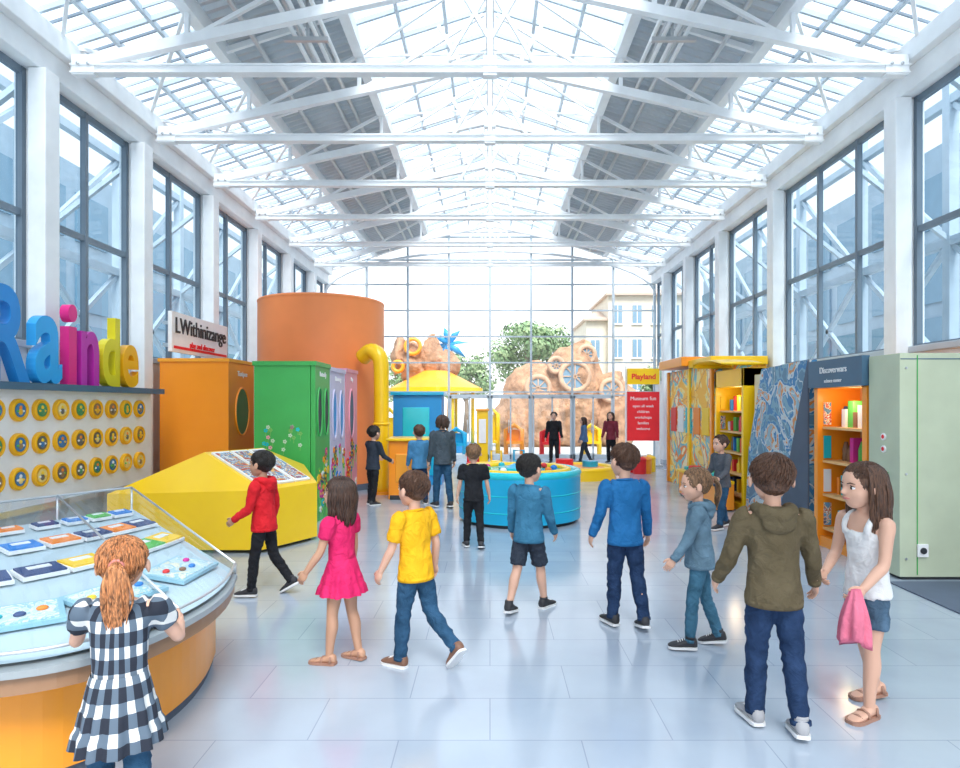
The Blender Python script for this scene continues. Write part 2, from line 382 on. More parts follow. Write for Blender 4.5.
    if hair in('long','bob'):
        Ln=hlen or (1.25 if hair=='long' else .62)
        for i in range(190 if near else 36):
            th=rnd.choice([-1,1])*rnd.uniform(1.2,math.pi); P=[];Rr=[]
            for q in range(4): P.append(surf(th,R(35)+R(18)*q,1.03))
            e=P[-1]; o=V((e.x,e.y+.075,0)).normalized()
            k=rnd.uniform(.68,1)*Ln; w=rnd.uniform(-.07,.07)
            for q in range(1,6):
                t=q/5; P.append(e+V((o.x*(.04*math.sin(t*3))-e.x*.18*t+w*math.sin(t*6),(o.y*.05*math.sin(t*3)-e.y*.12*t-.03*t),-k*t)))
            sc=.68 if near else 1.2
            Rr=[.03,.042,.048,.048,.05,.05,.046,.034,.006]
            P,Rr=smoothpath(P,[r*sc for r in Rr[:len(P)]],2)
            out.tube(P,Rr,hairm,6,M=S@HM)
    if hair=='pony':
        base=V((0,-.50,.16)); out.ring((0,0,0),.10,.035,LIP,M=S@HM@Matrix.Translation(base)@Matrix.Rotation(R(80),4,'X'),n=16,k=6)
        for i in range(80):
            a=rnd.uniform(0,6.28); q=rnd.uniform(0,.09); Ln=rnd.uniform(.75,1.15)*(hlen or 1)
            dx=q*math.cos(a); dz=q*math.sin(a); sw=rnd.uniform(-.13,.13)
            P=[V((dx*1.6,-.36,.18+dz*2)),base+V((dx,0,dz*.8)),base+V((dx*1.8+sw*.3,-.16,-.08+dz)),base+V((dx*2.2+sw*.8,-.19+dz*.5,-.35)),base+V((dx*2+sw,-.14,-.35-.5*(Ln-.35))),base+V((dx+sw*.8,-.08,-Ln))]
            P,Rr=smoothpath(P,[.03,.026,.030,.028,.020,.004],3)
            out.tube(P,Rr,hairm,6,M=S@HM)
    # top garment
    g=MB()
    if top in('ls','ss','jacket'):
        hz=hem if hem is not None else -.045
        torso(g,[(hz,.100,.082),(hz+.02,.101,.083),(.05,.091,.074),(.12,.087,.066),(.19,.092,.067),(.245,.100,.063),(.28,.092,.052),(.300,.056,.044),(.306,.045,.04)])
        for s in (-1,1):
            sh,e,w,d2,f2=AR[s]
            if top!='ss': limb(g,[sh+V((-s*.04,0,.0)),sh,sh.lerp(e,.4),e,e.lerp(w,.4),w.lerp(e,.06),w],[.038,.040,.035,.030,.0285,.0245,.024])
            else: limb(g,[sh+V((-s*.04,0,.0)),sh,sh.lerp(e,.4),sh.lerp(e,.72)],[.038,.041,.038,.040])
        put(fuse(g,vox,2,amp=.0045,seed=seed),topm)
        out.ring((0,0,0),.043,.007,topm,M=S@Matrix.Translation(U*.304)@Matrix.Rotation(-l-R(8),4,'X'),n=24)
        if top!='ss':
            for s in (-1,1):
                sh,e,w,d2,f2=AR[s]; out.tube([w-d2*.012,w+d2*.008],[.026,.0225],topm,14,M=S)
        out.tube([V((0,0,hz-.004)),V((0,0,hz+.018))],[(.102*wid,.084),(.1035*wid,.0855)],topm,32,M=S)
    if top in('tank',):
        torso(g,[(-.03,.099,.079),(.03,.090,.071),(.10,.084,.064),(.17,.088,.065),(.215,.09,.066),(.232,.086,.062)])
        for s in (-1,1):
            limb(g,[U*.215+V((s*.055,.052,0)),U*.262+V((s*.058,.044,0)),U*.302+V((s*.055,.0,0)),U*.262+V((s*.055,-.046,0)),U*.215+V((s*.05,-.052,0))],[(.014,.009)]*5)
        put(fuse(g,vox*.9,2,amp=.0035,seed=seed),topm)
    if top=='dress':
        torso(g,[(.02,.088,.066),(.08,.083,.063),(.14,.084,.062),(.2,.09,.065),(.25,.098,.06),(.282,.09,.05),(.298,.055,.042)])
        for s in (-1,1):
            sh,e,w,d2,f2=AR[s]; limb(g,[sh+V((-s*.04,0,.0)),sh,sh.lerp(e,.35),sh.lerp(e,.55)],[.038,.042,.041,.039])
        put(fuse(g,vox,3,amp=.003,seed=seed),topm)
        hz=hem if hem is not None else -.2
        z0=.07; n=72; rows=14; vs=[];fs=[]
        flare=.078
        fw=(LG[-1][1].y+LG[1][1].y)/2*.4
        for j in range(rows+1):
            t=j/rows; z=z0+(hz-z0)*t
            tier=0.004*(1 if (t>.45) else 0)+.006*(1 if t>.75 else 0)
            for i in range(n):
                a=2*math.pi*i/n
                f=1+ (.08*t*math.sin(a*11+seed+1.2*math.sin(a*3))+.04*t*math.sin(a*19+seed*2))
                ra=(.084+flare*.5*t**.8+tier)*f; rb=(.064+flare*.66*t**.8+tier)*f
                vs.append(V((ra*math.cos(a),rb*math.sin(a)+fw*t,z)))
        for j in range(rows):
            for i in range(n): fs.append((j*n+i,(j+1)*n+i,(j+1)*n+(i+1)%n,j*n+(i+1)%n))
        out.add(vs,fs,topm,True,S)
    if hood:
        q=MB(); 
        P=[U*.285+V((-.045,.052,0)),U*.305+V((-.062,.01,0)),U*.300+V((-.05,-.045,0)),U*.285+V((0,-.066,0)),U*.300+V((.05,-.045,0)),U*.305+V((.062,.01,0)),U*.285+V((.045,.052,0))]
        limb(q,P,[.012,.020,.026,.030,.026,.020,.012],(0,0,1))
        vs,fs=ell_geo(tuple(U*.262+V((0,-.062,0))),(.062,.026,.042)); q.add(vs,fs,skin)
        put(fuse(q,vox*.8,2,amp=.003,seed=seed+4),topm)
    # bottoms
    if bottom in('jeans','shorts'):
        g=MB(); k=slim
        P=[V((0,0,-.045)),V((0,0,0)),U*.035,U*.05]; limb(g,P,[(.078*wid,.062),(.086*wid,.067),(.080*wid,.061),(.078*wid,.058)],n=20)
        for s in (-1,1):
            hip,kn,an,FM=LG[s]
            if bottom=='jeans': limb(g,[hip+V((-s*.010,0,.02)),hip.lerp(kn,.28),hip.lerp(kn,.65),kn,kn.lerp(an,.35),kn.lerp(an,.7),an],[.043,.050*k,.044*k,.039*k,.039*k,.034*k,.033*k])
            else: limb(g,[hip+V((-s*.010,0,.02)),hip.lerp(kn,.3),hip.lerp(kn,.5),hip.lerp(kn,.62 if shoe=='sandal' else .86)],[.043,.052,.051,.053])
        put(fuse(g,vox,2,amp=.0042,freq=(10,10,24),seed=seed+9),botm)
        if near and bottom=='jeans':
            for s in (-1,1):
                hip,kn,an,FM=LG[s]; out.tube([an+(kn-an)*.04,an-(kn-an)*.035],[.0365*k,.0355*k],botm,16,M=S)
    # feet
    secs=[(-.041,.010,.014,.035),(-.037,.020,.010,.056),(-.020,.0255,.009,.068),(.005,.0265,.009,.066),(.03,.028,.009,.052),(.055,.031,.009,.041),(.08,.033,.009,.034),(.100,.029,.009,.028),(.112,.021,.010,.022),(.118,.010,.012,.018)]
    for s in (-1,1):
        hip,kn,an,FM=LG[s]; T=S@FM
        sand=shoe=='sandal'
        vs=[];n=14
        for (y,hw,z0,z1) in secs:
            if sand: hw*=.84; z1=z1*.86 if y<.03 else z1*.75; y*=.93
            for k in range(n):
                a=2*math.pi*k/n; c=math.cos(a); q=math.sin(a)
                zz=(z0+z1)/2+(z1-z0)/2*(abs(q)**.8)*(1 if q>0 else -1)
                vs.append((hw*(abs(c)**.8)*(1 if c>0 else -1),y,zz))
        fs=[(i*n+k,i*n+(k+1)%n,(i+1)*n+(k+1)%n,(i+1)*n+k) for i in range(len(secs)-1) for k in range(n)]+[list(range(n))[::-1],list(range((len(secs)-1)*n,len(secs)*n))]
        out.add(vs,fs,skin if sand else shoem,True,T)
        poly=[(hw+.0025,y) for y,hw,_,_ in secs]+[(-hw-.0025,y) for y,hw,_,_ in secs[::-1]]
        out.prism(poly,0,.013,(SANDAL if sand else SOLE),T)
        if sand:
            for y,z in ((.07,.026),(.035,.040),(-.015,.052)):
                out.tube([(-.028,y,.010),(-.022,y,z*.8),(0,y,z+.001),(.022,y,z*.8),(.028,y,.010)],[(.007,.003)]*5,SANDAL,8,(0,1,0),M=T)
        elif near:
            for q in range(4):
                y=.028+q*.012; z=.056-.005*q
                out.tube([(-.014,y,z-.004),(0,y,z),(.014,y,z-.004)],[.0025]*3,SOLE,6,(0,1,0),M=T)
            out.tube([(0,-.004,.055),(0,-.006,.074)],[.027,.026],shoem,14,M=T)
    if extra: extra(out,S,AR,LG,U)
    return out.build(name,(X,Y,0),rz)

H_BLK=hairmat('hair_black',(.022,.018,.016)); H_BR=hairmat('hair_brown',(.10,.045,.024)); H_DB=hairmat('hair_dark_brown',(.06,.028,.017))
H_LB=hairmat('hair_light_brown',(.24,.13,.065)); H_RB=hairmat('hair_strawberry_blonde',(.50,.20,.075))
PINKC=cloth('pink_fabric',(.80,.20,.30))
def pinkcloth(out,S,AR,LG,U):
    sh,e,w,d2,f2=AR[-1]; c=w+d2*.05
    n=40; vs=[];fs=[];rows=10
    for j in range(rows+1):
        t=j/rows
        for i in range(n):
            a=2*math.pi*i/n; f=1+.25*t*math.sin(a*5+1)+.12*math.sin(a*9)
            r=(.02+.038*math.sin(min(1,t*1.3)*math.pi*.5))*f
            vs.append(c+Vector((r*.9*math.cos(a),r*.8*math.sin(a)+.01*t,.035-.20*t*(1+.10*math.sin(a*2)))))
    for j in range(rows):
        for i in range(n): fs.append((j*n+i,(j+1)*n+i,(j+1)*n+(i+1)%n,j*n+(i+1)%n))
    fs.append(list(range(n))); fs.append(list(range(rows*n,(rows+1)*n))[::-1])
    out.add(vs,fs,PINKC,True,S)
OL=cloth('olive_fleece',(.12,.092,.05),.15)
person('girl_in_checked_dress',-1.39,2.40,1.145,14,top='dress',topm=plaid('black_white_plaid'),bottom='jeans',botm=JEAN,hem=-.16,hair='pony',hairm=H_RB,
   shoem=SHOEB,armL=(34,20,52,8),armR=(30,18,62,26),head=(4,-8),lean=4,legL=(4,3,5,0),legR=(-4,3,5,0),hlen=1.1)
person('boy_in_red_hoodie',-1.96,5.56,1.24,80,topm=cloth('red_fleece',(.70,.015,.025)),botm=BLACKC,hairm=H_BLK,hood=True,shoem=SHOEB,skin=SKIN_M,slim=.9,
   armL=(12,8,42,6),armR=(-8,10,25,0),legL=(11,3,6,0),legR=(-10,3,26,30),head=(0,-4))
person('girl_in_pink_dress',-.95,4.12,1.18,68,top='dress',topm=cloth('magenta_cotton',(.70,.018,.13)),bottom='none',hem=-.12,hair='long',hairm=H_DB,shoe='sandal',
   armL=(14,10,20,0),armR=(0,8,12,0),legL=(7,2,3,0),legR=(-6,2,5,2),head=(6,-4),skin=SKIN_M,hlen=1.05)
person('boy_in_yellow_shirt',-.47,4.06,1.225,50,top='ss',topm=cloth('yellow_cotton',(.90,.46,.01)),botm=JEAN,hairm=H_BR,shoem=SHOEBR,
   armL=(12,9,14,0),armR=(-6,12,20,0),legL=(8,3,4,0),legR=(-14,3,36,48),head=(4,-2))
person('boy_in_black_shirt',-.19,7.40,1.18,4,top='ss',topm=BLACKC,botm=BLACKC,hairm=H_LB,shoem=SHOEB,armL=(4,10,10,0),armR=(0,10,14,0),legL=(6,3,6,0),legR=(-8,3,10,12),near=False)
person('boy_in_blue_sweater',.31,5.15,1.26,-30,topm=cloth('steel_blue_knit',(.045,.19,.32)),bottom='shorts',botm=NAVYC,hairm=H_BLK,shoem=SHOEB,
   armL=(6,10,14,0),armR=(10,8,22,6),legL=(-14,2,12,10),legR=(14,3,4,0),head=(-14,-2))
person('boy_in_blue_longsleeve',1.01,4.78,1.34,12,topm=cloth('cobalt_knit',(.015,.15,.38)),botm=JEAND,hairm=H_BR,shoem=SHOEB,
   armL=(6,12,14,0),armR=(4,11,12,0),legL=(4,3,4,0),legR=(-8,3,10,12),head=(20,0))
person('girl_in_denim_jacket',1.43,4.36,1.205,72,topm=cloth('light_denim',(.13,.22,.29),.2),botm=cloth('faded_denim',(.05,.15,.23),.25),hair='pony',hairm=H_LB,hood=True,shoem=SHOEB,slim=.88,
   armL=(20,10,14,0),armR=(8,12,20,0),legL=(10,3,6,0),legR=(-8,3,10,10),head=(14,4),hlen=.8)
person('boy_in_olive_hoodie',1.45,3.27,1.38,-4,topm=OL,botm=JEAND,hairm=H_BR,hood=True,shoem=SHOEW,
   armL=(10,15,26,4),armR=(8,16,22,0),legL=(6,2,5,0),legR=(-6,3,8,8),head=(-4,-3))
person('girl_in_white_tank_top',2.05,3.48,1.335,106,top='tank',topm=cloth('white_cotton',(.80,.80,.80),.05),bottom='shorts',botm=cloth('floral_denim',(.07,.13,.20),.5),hair='long',hairm=H_BR,shoe='sandal',
   armL=(14,6,38,4),armR=(8,8,50,30),legL=(10,3,5,0),legR=(-11,3,8,5),head=(-10,2),extra=pinkcloth,curl=30,hlen=1.4)
person('boy_in_dark_vest',3.1,8.55,1.24,110,topm=cloth('grey_vest',(.10,.11,.13)),botm=JEAN,hairm=H_DB,shoem=SHOEB,near=False,armL=(20,12,40,0),armR=(10,10,50,0),legL=(14,4,4,0),legR=(-10,4,10,10))
person('visitor_in_black_jacket',-1.94,10.6,1.30,-40,topm=cloth('charcoal_jacket',(.03,.04,.06)),botm=BLACKC,hairm=H_BLK,shoem=SHOEB,near=False,armL=(20,10,50,10),armR=(20,10,40,10))
person('visitor_in_blue_shirt',-1.18,10.72,1.31,20,topm=cloth('mid_blue',(.06,.22,.42)),botm=JEAND,hairm=H_BR,shoem=SHOEB,near=False,armL=(5,8,20,5),armR=(5,8,10,0))
person('woman_in_grey_shirt',-.76,10.3,1.52,20,topm=cloth('slate_shirt',(.06,.08,.10)),botm=JEAN,hair='bob',hairm=H_DB,shoem=SHOEB,near=False,adult=True,legL=(8,3,6,0),legR=(-6,3,8,8),armL=(4,7,10,0),armR=(0,7,10,0))
person('man_in_dark_coat',1.80,18.0,1.5,170,topm=BLACKC,botm=BLACKC,hairm=H_BLK,shoem=SHOEB,near=False,adult=True)
person('woman_in_blue_top',2.68,18.2,1.35,90,topm=cloth('mid_blue2',(.08,.16,.3)),botm=NAVYC,hair='long',hairm=H_DB,shoem=SHOEB,near=False,adult=True,legL=(14,3,4,0),legR=(-14,3,10,12))
person('woman_in_maroon_top',3.42,18.1,1.5,150,topm=cloth('maroon',(.2,.03,.05)),botm=BLACKC,hair='long',hairm=H_DB,shoem=SHOEB,near=False,adult=True)

# ------------------------------------------------------------------ shell
HW=5.05; YE=19.6; YS=-3.0
def tilefloor():
    m,t,b=nt('polished_floor_tiles')
    tc=t.nodes.new('ShaderNodeTexCoord'); br=t.nodes.new('ShaderNodeTexBrick')
    br.inputs['Scale'].default_value=1; br.inputs['Brick Width'].default_value=.9; br.inputs['Row Height'].default_value=.45; br.inputs['Mortar Size'].default_value=.003
    br.inputs['Color1'].default_value=(.43,.49,.57,1); br.inputs['Color2'].default_value=(.39,.455,.54,1); br.inputs['Mortar'].default_value=(.29,.34,.42,1)
    t.links.new(tc.outputs['Object'],br.inputs['Vector'])
    n=t.nodes.new('ShaderNodeTexNoise'); n.inputs['Scale'].default_value=1.5; n.inputs['Detail'].default_value=6
    t.links.new(tc.outputs['Object'],n.inputs['Vector'])
    mx=t.nodes.new('ShaderNodeMixRGB'); mx.blend_type='OVERLAY'; mx.inputs[0].default_value=.2
    t.links.new(br.outputs['Color'],mx.inputs[1]); t.links.new(n.outputs['Fac'],mx.inputs[2]); t.links.new(mx.outputs[0],b.inputs['Base Color'])
    mr=t.nodes.new('ShaderNodeMapRange'); mr.inputs[3].default_value=.10; mr.inputs[4].default_value=.2
    b.inputs['Specular IOR Level'].default_value=.85
    t.links.new(n.outputs['Fac'],mr.inputs[0]); t.links.new(mr.outputs[0],b.inputs['Roughness'])
    return m
f=MB(); f.bb(-HW-.1,HW+.1,YS,YE+.1,-.2,0,tilefloor()); f.build('floor')
g=MB(); g.bb(-60,60,-30,120,-.4,-.205,mat('outdoor_paving',(.62,.62,.60),.8)); g.build('outdoor_ground')
lcols=[-1.3,.8,2.9,5.0,7.1,9.1,11.35,13.5,15.7,17.8]; rcols=[-2.0,1.2,4.5,7.77,11.1,13.7,16.0,18.0]
for sd,nm,cols in ((-1,'left',lcols),(1,'right',rcols)):
    w=MB(); x0=sd*HW; x1=sd*(HW+.2)
    w.bb(x0,x1,YS,YE,0,2.3,WHITE2); w.bb(sd*(HW-.12),x1,YS,YE,5.35,5.62,WHITE); w.bb(sd*(HW-.22),x1,YS,YE,5.62,5.86,WHITE)
    w.bb(sd*(HW-.05),x0,YS,YE,2.27,2.35,MULL)
    w.build('wall_'+nm,bevel=.01)
    ys=[YS]+cols+[YE]
    for i,c in enumerate(cols):
        k=MB(); k.bb(sd*(HW-.2),sd*(HW-.002),c-.12,c+.12,0,5.34,WHITE); k.bb(sd*(HW-.22),sd*HW,c-.14,c+.14,0,.12,MULL)
        k.bb(sd*(HW-.002),sd*(HW+.19),c-.06,c+.06,2.31,5.34,WHITE)
        k.build('column',bevel=.012)
    for i in range(len(ys)-1):
        a,b_=ys[i]+.065,ys[i+1]-.065; q=MB(); X0=sd*(HW+.06); X1=sd*(HW+.12)
        q.bb(X0,X1,a,b_,2.302,2.38,FRAME); q.bb(X0,X1,a,b_,5.27,5.348,FRAME); q.bb(X0,X1,a,b_,3.72,3.79,FRAME)
        n=2 if b_-a<2.5 else 3
        for j in range(n+1):
            y=a+.03+(b_-a-.06)*j/n; q.bb(X0-sd*.01,X1,y-.03,y+.03,2.302,5.348,FRAME)
        xg=sd*(HW+.1); q.add([(xg,a,2.36),(xg,b_,2.36),(xg,b_,5.3),(xg,a,5.3)],[(0,1,2,3)],GLASSB)
        q.build('window_%d'%(i+1+(0 if sd<0 else 20)))
zr=lambda x:5.80+(1-min(1,abs(x)/HW))*1.62
e=MB()
for x in [-5.05+i*10.1/8 for i in range(9)]:
    e.bb(x-.03,x+.03,YE,YE+.12,0,zr(x),MULL)
for z in (.08,1.95,2.05,2.95,3.75,4.55,5.35,6.1,6.8):
    hx=HW if z<5.8 else HW*(1-(z-5.8)/1.62)
    e.bb(-hx,hx,YE+.02,YE+.1,z-.022,z+.022,MULL)
for s in (-1,1): e.beam((s*HW,YE+.05,5.80),(0,YE+.05,7.42),.14,.16,WHITE)
for zc,rise in ((5.0,1.35),(5.45,1.5)):
    pts=[Vector((HW*math.cos(a),YE-.05,zc+rise*math.sin(a))) for a in [math.pi*i/24 for i in range(25)]]
    e.tube(pts,[.04]*25,WHITE,8,(0,1,0))
e.add([(-HW,YE+.06,0),(HW,YE+.06,0),(HW,YE+.06,5.8),(0,YE+.06,7.42),(-HW,YE+.06,5.8)],[(0,1,2,3,4)],GLASS)
e.build('window_50')
for i,x in enumerate((-.63,.63,1.9,3.15)):
    d=MB(); 
    d.bb(x-.6,x-.55,YE-.08,YE-.02,.0,1.93,MULL); d.bb(x+.55,x+.6,YE-.08,YE-.02,.0,1.93,MULL); d.bb(x-.6,x+.6,YE-.08,YE-.02,1.85,1.93,MULL); d.bb(x-.6,x+.6,YE-.08,YE-.02,0,.14,MULL)
    d.bb(x-.02,x+.02,YE-.08,YE-.02,0,1.9,MULL); d.add([(x-.55,YE-.05,.14),(x+.55,YE-.05,.14),(x+.55,YE-.05,1.85),(x-.55,YE-.05,1.85)],[(0,1,2,3)],GLASS); d.tube([(x-.06,YE-.12,.8),(x-.06,YE-.12,1.2)],[.012,.012],STEEL,8)
    d.build('door_%d'%(i+1))
c=MB()
for s in (-1,1):
    for x0,x1 in ((0,1.9),(3.5,HW)):
        c.add([(s*x0,YS,zr(x0)+.10),(s*x1,YS,zr(x1)+.10),(s*x1,YE,zr(x1)+.10),(s*x0,YE,zr(x0)+.10)],[(0,1,2,3)],GLASSR)
c.build('ceiling')
c=MB()
for s in (-1,1):
    n=int((YE-YS)/.04); vs=[];fs=[]
    for i in range(n+1):
        y=YS+i*.04; dz=.025*(1 if (i//2)%2 else -1)
        for x in (1.9,3.5): vs.append((s*x,y,zr(x)+.1+dz))
    fs=[(2*i,2*i+1,2*i+3,2*i+2) for i in range(n)]; c.add(vs,fs,GREYM)
    for q in (2.3,2.5,3.05): 
        c.tube([(s*q,YS,zr(q)-.06),(s*q,YE,zr(q)-.06)],[.035,.035],STEEL,8)
c.build('ceiling_corrugated_deck')
TY=(-.2,1.7,3.6,5.5,7.4,9.3,11.2,13.2,15.4,17.6)
b=MB()
for s in (-1,1):
    y=YS
    while y<YE:
        b.beam((s*HW,y,zr(HW)+.06),(s*3.5,y,zr(3.5)+.06),.035,.06,BARM); b.beam((s*1.9,y,zr(1.9)+.06),(0,y,zr(0)+.06),.04,.06,BARM); y+=.62
        b.beam((s*HW,y-.41,zr(HW)+.06),(s*3.5,y-.41,zr(3.5)+.06),.018,.03,FRAME); b.beam((s*HW,y-.21,zr(HW)+.06),(s*3.5,y-.21,zr(3.5)+.06),.018,.03,BARM)
    for x in (.65,1.28,4.0,4.5): b.bb(s*x-.022,s*x+.022,YS,YE,zr(x)+.02,zr(x)+.09,MULL)
    for x in (1.9,3.5): b.bb(s*x-.07,s*x+.07,YS,YE,zr(x)-.12,zr(x)+.08,WHITE)
    for y0,y1 in zip(TY[:-1],TY[1:]):
        b.beam((s*3.5,y0,zr(3.5)-.02),(s*(HW-.1),y1,zr(HW-.1)-.02),.04,.04,WHITE); b.beam((s*(HW-.1),y0,zr(HW-.1)-.02),(s*3.5,y1,zr(3.5)-.02),.04,.04,WHITE)
        ym=(y0+y1)/2; b.beam((s*1.9,ym,zr(1.9)-.02),(0,ym,zr(0)-.02),.06,.08,WHITE); b.beam((s*3.5,ym,zr(3.5)-.04),(s*1.9,ym,zr(1.9)-.04),.05,.07,WHITE)
        for yy in (y0,y1): b.beam((s*1.9,yy,zr(1.9)-.1),(s*.1,ym,zr(.1)-.1),.03,.03,WHITE)
b.bb(-.06,.06,YS,YE,zr(0)-.12,zr(0)+.12,WHITE)
b.build('ceiling_glazing_bars')
for y in TY:
    t=MB(); Z=5.52; A=6.62
    t.beam((-HW+.22,y,Z),(HW-.22,y,Z),.06,.07,WHITE); t.bb(-HW+.22,HW-.22,y-.06,y+.06,Z+.035,Z+.052,WHITE); t.bb(-HW+.22,HW-.22,y-.06,y+.06,Z-.052,Z-.035,WHITE)
    zc=lambda x: Z+.06+(A-Z-.06)*(1-x/(HW-.25))
    for s in (-1,1):
        t.beam((s*(HW-.25),y,Z+.06),(0,y,A),.09,.12,WHITE)
        t.beam((s*.75,y,zr(.75)-.02),(0,y,Z+.35),.05,.05,WHITE); t.beam((s*.55,y,Z+.03),(0,y,A-.15),.04,.04,WHITE)
        for x in (1.9,3.5): t.beam((s*x,y,zc(x)),(s*x,y,zr(x)-.05),.05,.05,WHITE)
        t.beam((s*3.5,y,zc(3.5)),(s*1.9,y,zr(1.9)-.08),.045,.045,WHITE); t.beam((s*1.9,y,zc(1.9)),(s*.1,y,zr(0)-.1),.045,.045,WHITE)
        t.bb(s*(HW-.50),s*(HW-.24),y-.05,y+.05,Z-.07,Z+.16,WHITE)
        for q in (.44,.32): t.tube([(s*(HW-q),y-.07,Z+.05),(s*(HW-q),y+.07,Z+.05)],[.018,.018],STEEL,8)
    t.beam((0,y,Z),(0,y,zr(0)-.05),.06,.06,WHITE)
    t.bb(-.10,.10,y-.055,y+.055,A-.12,A+.08,WHITE); t.bb(-.08,.08,y-.05,y+.05,Z-.08,Z+.08,WHITE)
    t.build('roof_truss')
for s in (-1,1):
    d=MB()
    for k in range(4): d.tube([(s*(2.1+.11*k),3,6.40-.05*k),(s*(2.1+.11*k),9.0,6.40-.05*k),(s*(2.1+.11*k),9.2,6.55-.05*k)],[.03]*3,WHITE,8)
    for y in (4.2,6,7.9): d.bb(s*2.0,s*2.55,y,y+.05,6.15,6.2,STEEL); d.beam((s*2.25,y,6.2),(s*2.25,y,zr(2.25)+.05),.03,.03,STEEL)
    d.build('ceiling_pipe_rack')

# ------------------------------------------------------------------ exterior
LAT=mat('lattice_steel',(.55,.64,.71),.4,.1); BW=mat('facade_bluegrey',(.36,.47,.56),.4); BG=mat('facade_glass',(.18,.32,.43),.15,.1)
for s in (-1,1):
    q=MB(); x=s*7.2
    y=-2
    while y<21:
        q.bb(x-.08,x+.08,y-.08,y+.08,-.2,7.5,LAT); q.beam((x,y,2.2),(x,y+2.4,4.2),.08,.08,LAT); q.beam((x,y+2.4,2.2),(x,y,4.2),.08,.08,LAT)
        q.beam((x,y,4.2),(x,y+2.4,6.4),.08,.08,LAT); q.beam((x,y,4.2),(s*5.4,y,5.6),.07,.07,LAT); y+=2.4
    for z in (2.2,4.2,6.4): q.bb(x-.07,x+.07,-2,21.5,z-.07,z+.07,LAT)
    q.build('exterior_steel_lattice')
    q=MB()
    q.bb(s*12,s*19,-4,36,-.2,8.6,BW)
    y=-3.5
    while y<35:
        for z in (.6,2.6,4.4,6.4): q.bb(s*11.93,s*12.05,y,y+1.5,z,z+1.4,BG)
        y+=2.0
    q.build('office_building')
LEAFM=[mat('tree_leaf_a',(.20,.32,.15),.7,var=.35,vs=8),mat('tree_leaf_b',(.33,.44,.22),.7,var=.3,vs=8)]; BARK=mat('tree_bark',(.3,.22,.16),.9)
def tree(name,X,Y,Z,r,n=3000,seed=1):
    rn=random.Random(seed); q=MB()
    q.tube([(0,0,-.2),(.08,0,Z*.4),(0,0,Z)],[.20,.14,.06],BARK,10)
    cl=[]
    for i in range(22):
        a=rn.uniform(0,6.28); e_=rn.uniform(-.8,1.2); d=r*rn.uniform(.3,.85)
        p=Vector((d*math.cos(a)*math.cos(e_*.9),d*math.sin(a)*math.cos(e_*.9),Z+d*math.sin(e_)*.95)); cl.append((p,r*rn.uniform(.25,.42)))
        if i<12: q.tube([(0,0,Z*.55),tuple(p*.5+Vector((0,0,Z*.35))),tuple(p)],[.07,.05,.02],BARK,6)
    for i in range(n):
        c_,k=cl[rn.randrange(len(cl))]
        v=Vector((rn.gauss(0,1),rn.gauss(0,1),rn.gauss(0,1))).normalized(); p=c_+v*k*rn.uniform(.5,1.1)
        s_=rn.uniform(.08,.16); u=v.cross(Vector((rn.random(),rn.random(),rn.random()))).normalized(); w_=(v+u*.3).cross(u).normalized()
        q.add([p-u*s_,p-w_*s_*.6,p+u*s_,p+w_*s_*.6],[(0,1,2,3)],LEAFM[rn.randrange(2)])
    return q.build(name,(X,Y,0))
tree('leafy_tree',2.2,37,4.4,2.5,6500,1); tree('leafy_tree',-1.6,42,3.4,2.0,3500,2); tree('leafy_tree',9.0,34,2.4,1.4,2200,3); tree('leafy_tree',-9.5,39,3.6,2.3,2400,5); tree('leafy_tree',-6,45,3.4,2.2,2400,6); tree('leafy_tree',4.3,33.5,1.6,1.3,1800,7)
ROCK=mat('sandstone_rock',(.48,.27,.16),.9,var=.4,vs=2.5,bump=1,bs=4); ROCKR=mat('rock_porthole_rim',(.60,.38,.25),.85,var=.2); RGLASS=mat('porthole_glass',(.22,.34,.44),.1)
q=MB(); rf=lambda v:v+Vector((noise.noise(v*1.3),noise.noise(v*1.3+Vector((9,0,0))),noise.noise(v*1.3+Vector((0,7,0)))))*.26+Vector((noise.noise(v*4),noise.noise(v*4+Vector((3,0,0))),noise.noise(v*4+Vector((0,5,0)))))*.10
for c,r in (((0,0,1.6),(1.5,1.2,2.2)),((1.7,0,2.2),(1.5,1.2,2.3)),((3.4,0,1.4),(1.2,1.1,2.0)),((2.0,.3,3.6),(.9,.9,1.1)),((-.9,-.2,1.0),(1.0,1.0,1.6))):
    q.ell(c,r,ROCK,48,32,fn=rf)
for x,z,r,y in ((0,2.6,.5,-1.05),(1.6,3.1,.62,-1.1),(3.2,2.5,.45,-1.0),(2.2,4.1,.35,-.55),(.8,3.6,.3,-.95)):
    M=Matrix.Translation((x,y,z))@Matrix.Rotation(R(90),4,'X'); q.ring((0,0,0),r,.11,ROCKR,M=M); q.cyl((0,0,-.15),r,.16,RGLASS,24,M=M)
    for a in range(0,180,45): q.beam((x-r*math.cos(R(a)),y-.03,z-r*math.sin(R(a))),(x+r*math.cos(R(a)),y-.03,z+r*math.sin(R(a))),.04,.04,ROCKR)
q.build('rock_play_structure',(2.1,29,-.2))
q=MB(); CB=mat('cream_facade',(.74,.66,.54),.8); TR=mat('tile_roof',(.60,.46,.37),.8)
q.bb(6.0,12,40,46,-.2,6.9,CB); q.bb(7.3,12,39.5,46,-.2,8.4,CB)
for x0,y0,z0 in ((5.8,39.7,6.9),(7.1,39.2,8.4)):
    q.bb(x0,12.2,y0,46,z0,z0+.12,TR); zz=z0+.12
    q.add([(x0,y0,zz),(12.2,y0,zz),(12.2,46,zz),(x0,46,zz),(x0+1.4,42.6,zz+.9),(10.8,42.6,zz+.9)],[(0,1,5,4),(1,2,5),(2,3,4,5),(3,0,4)],TR)
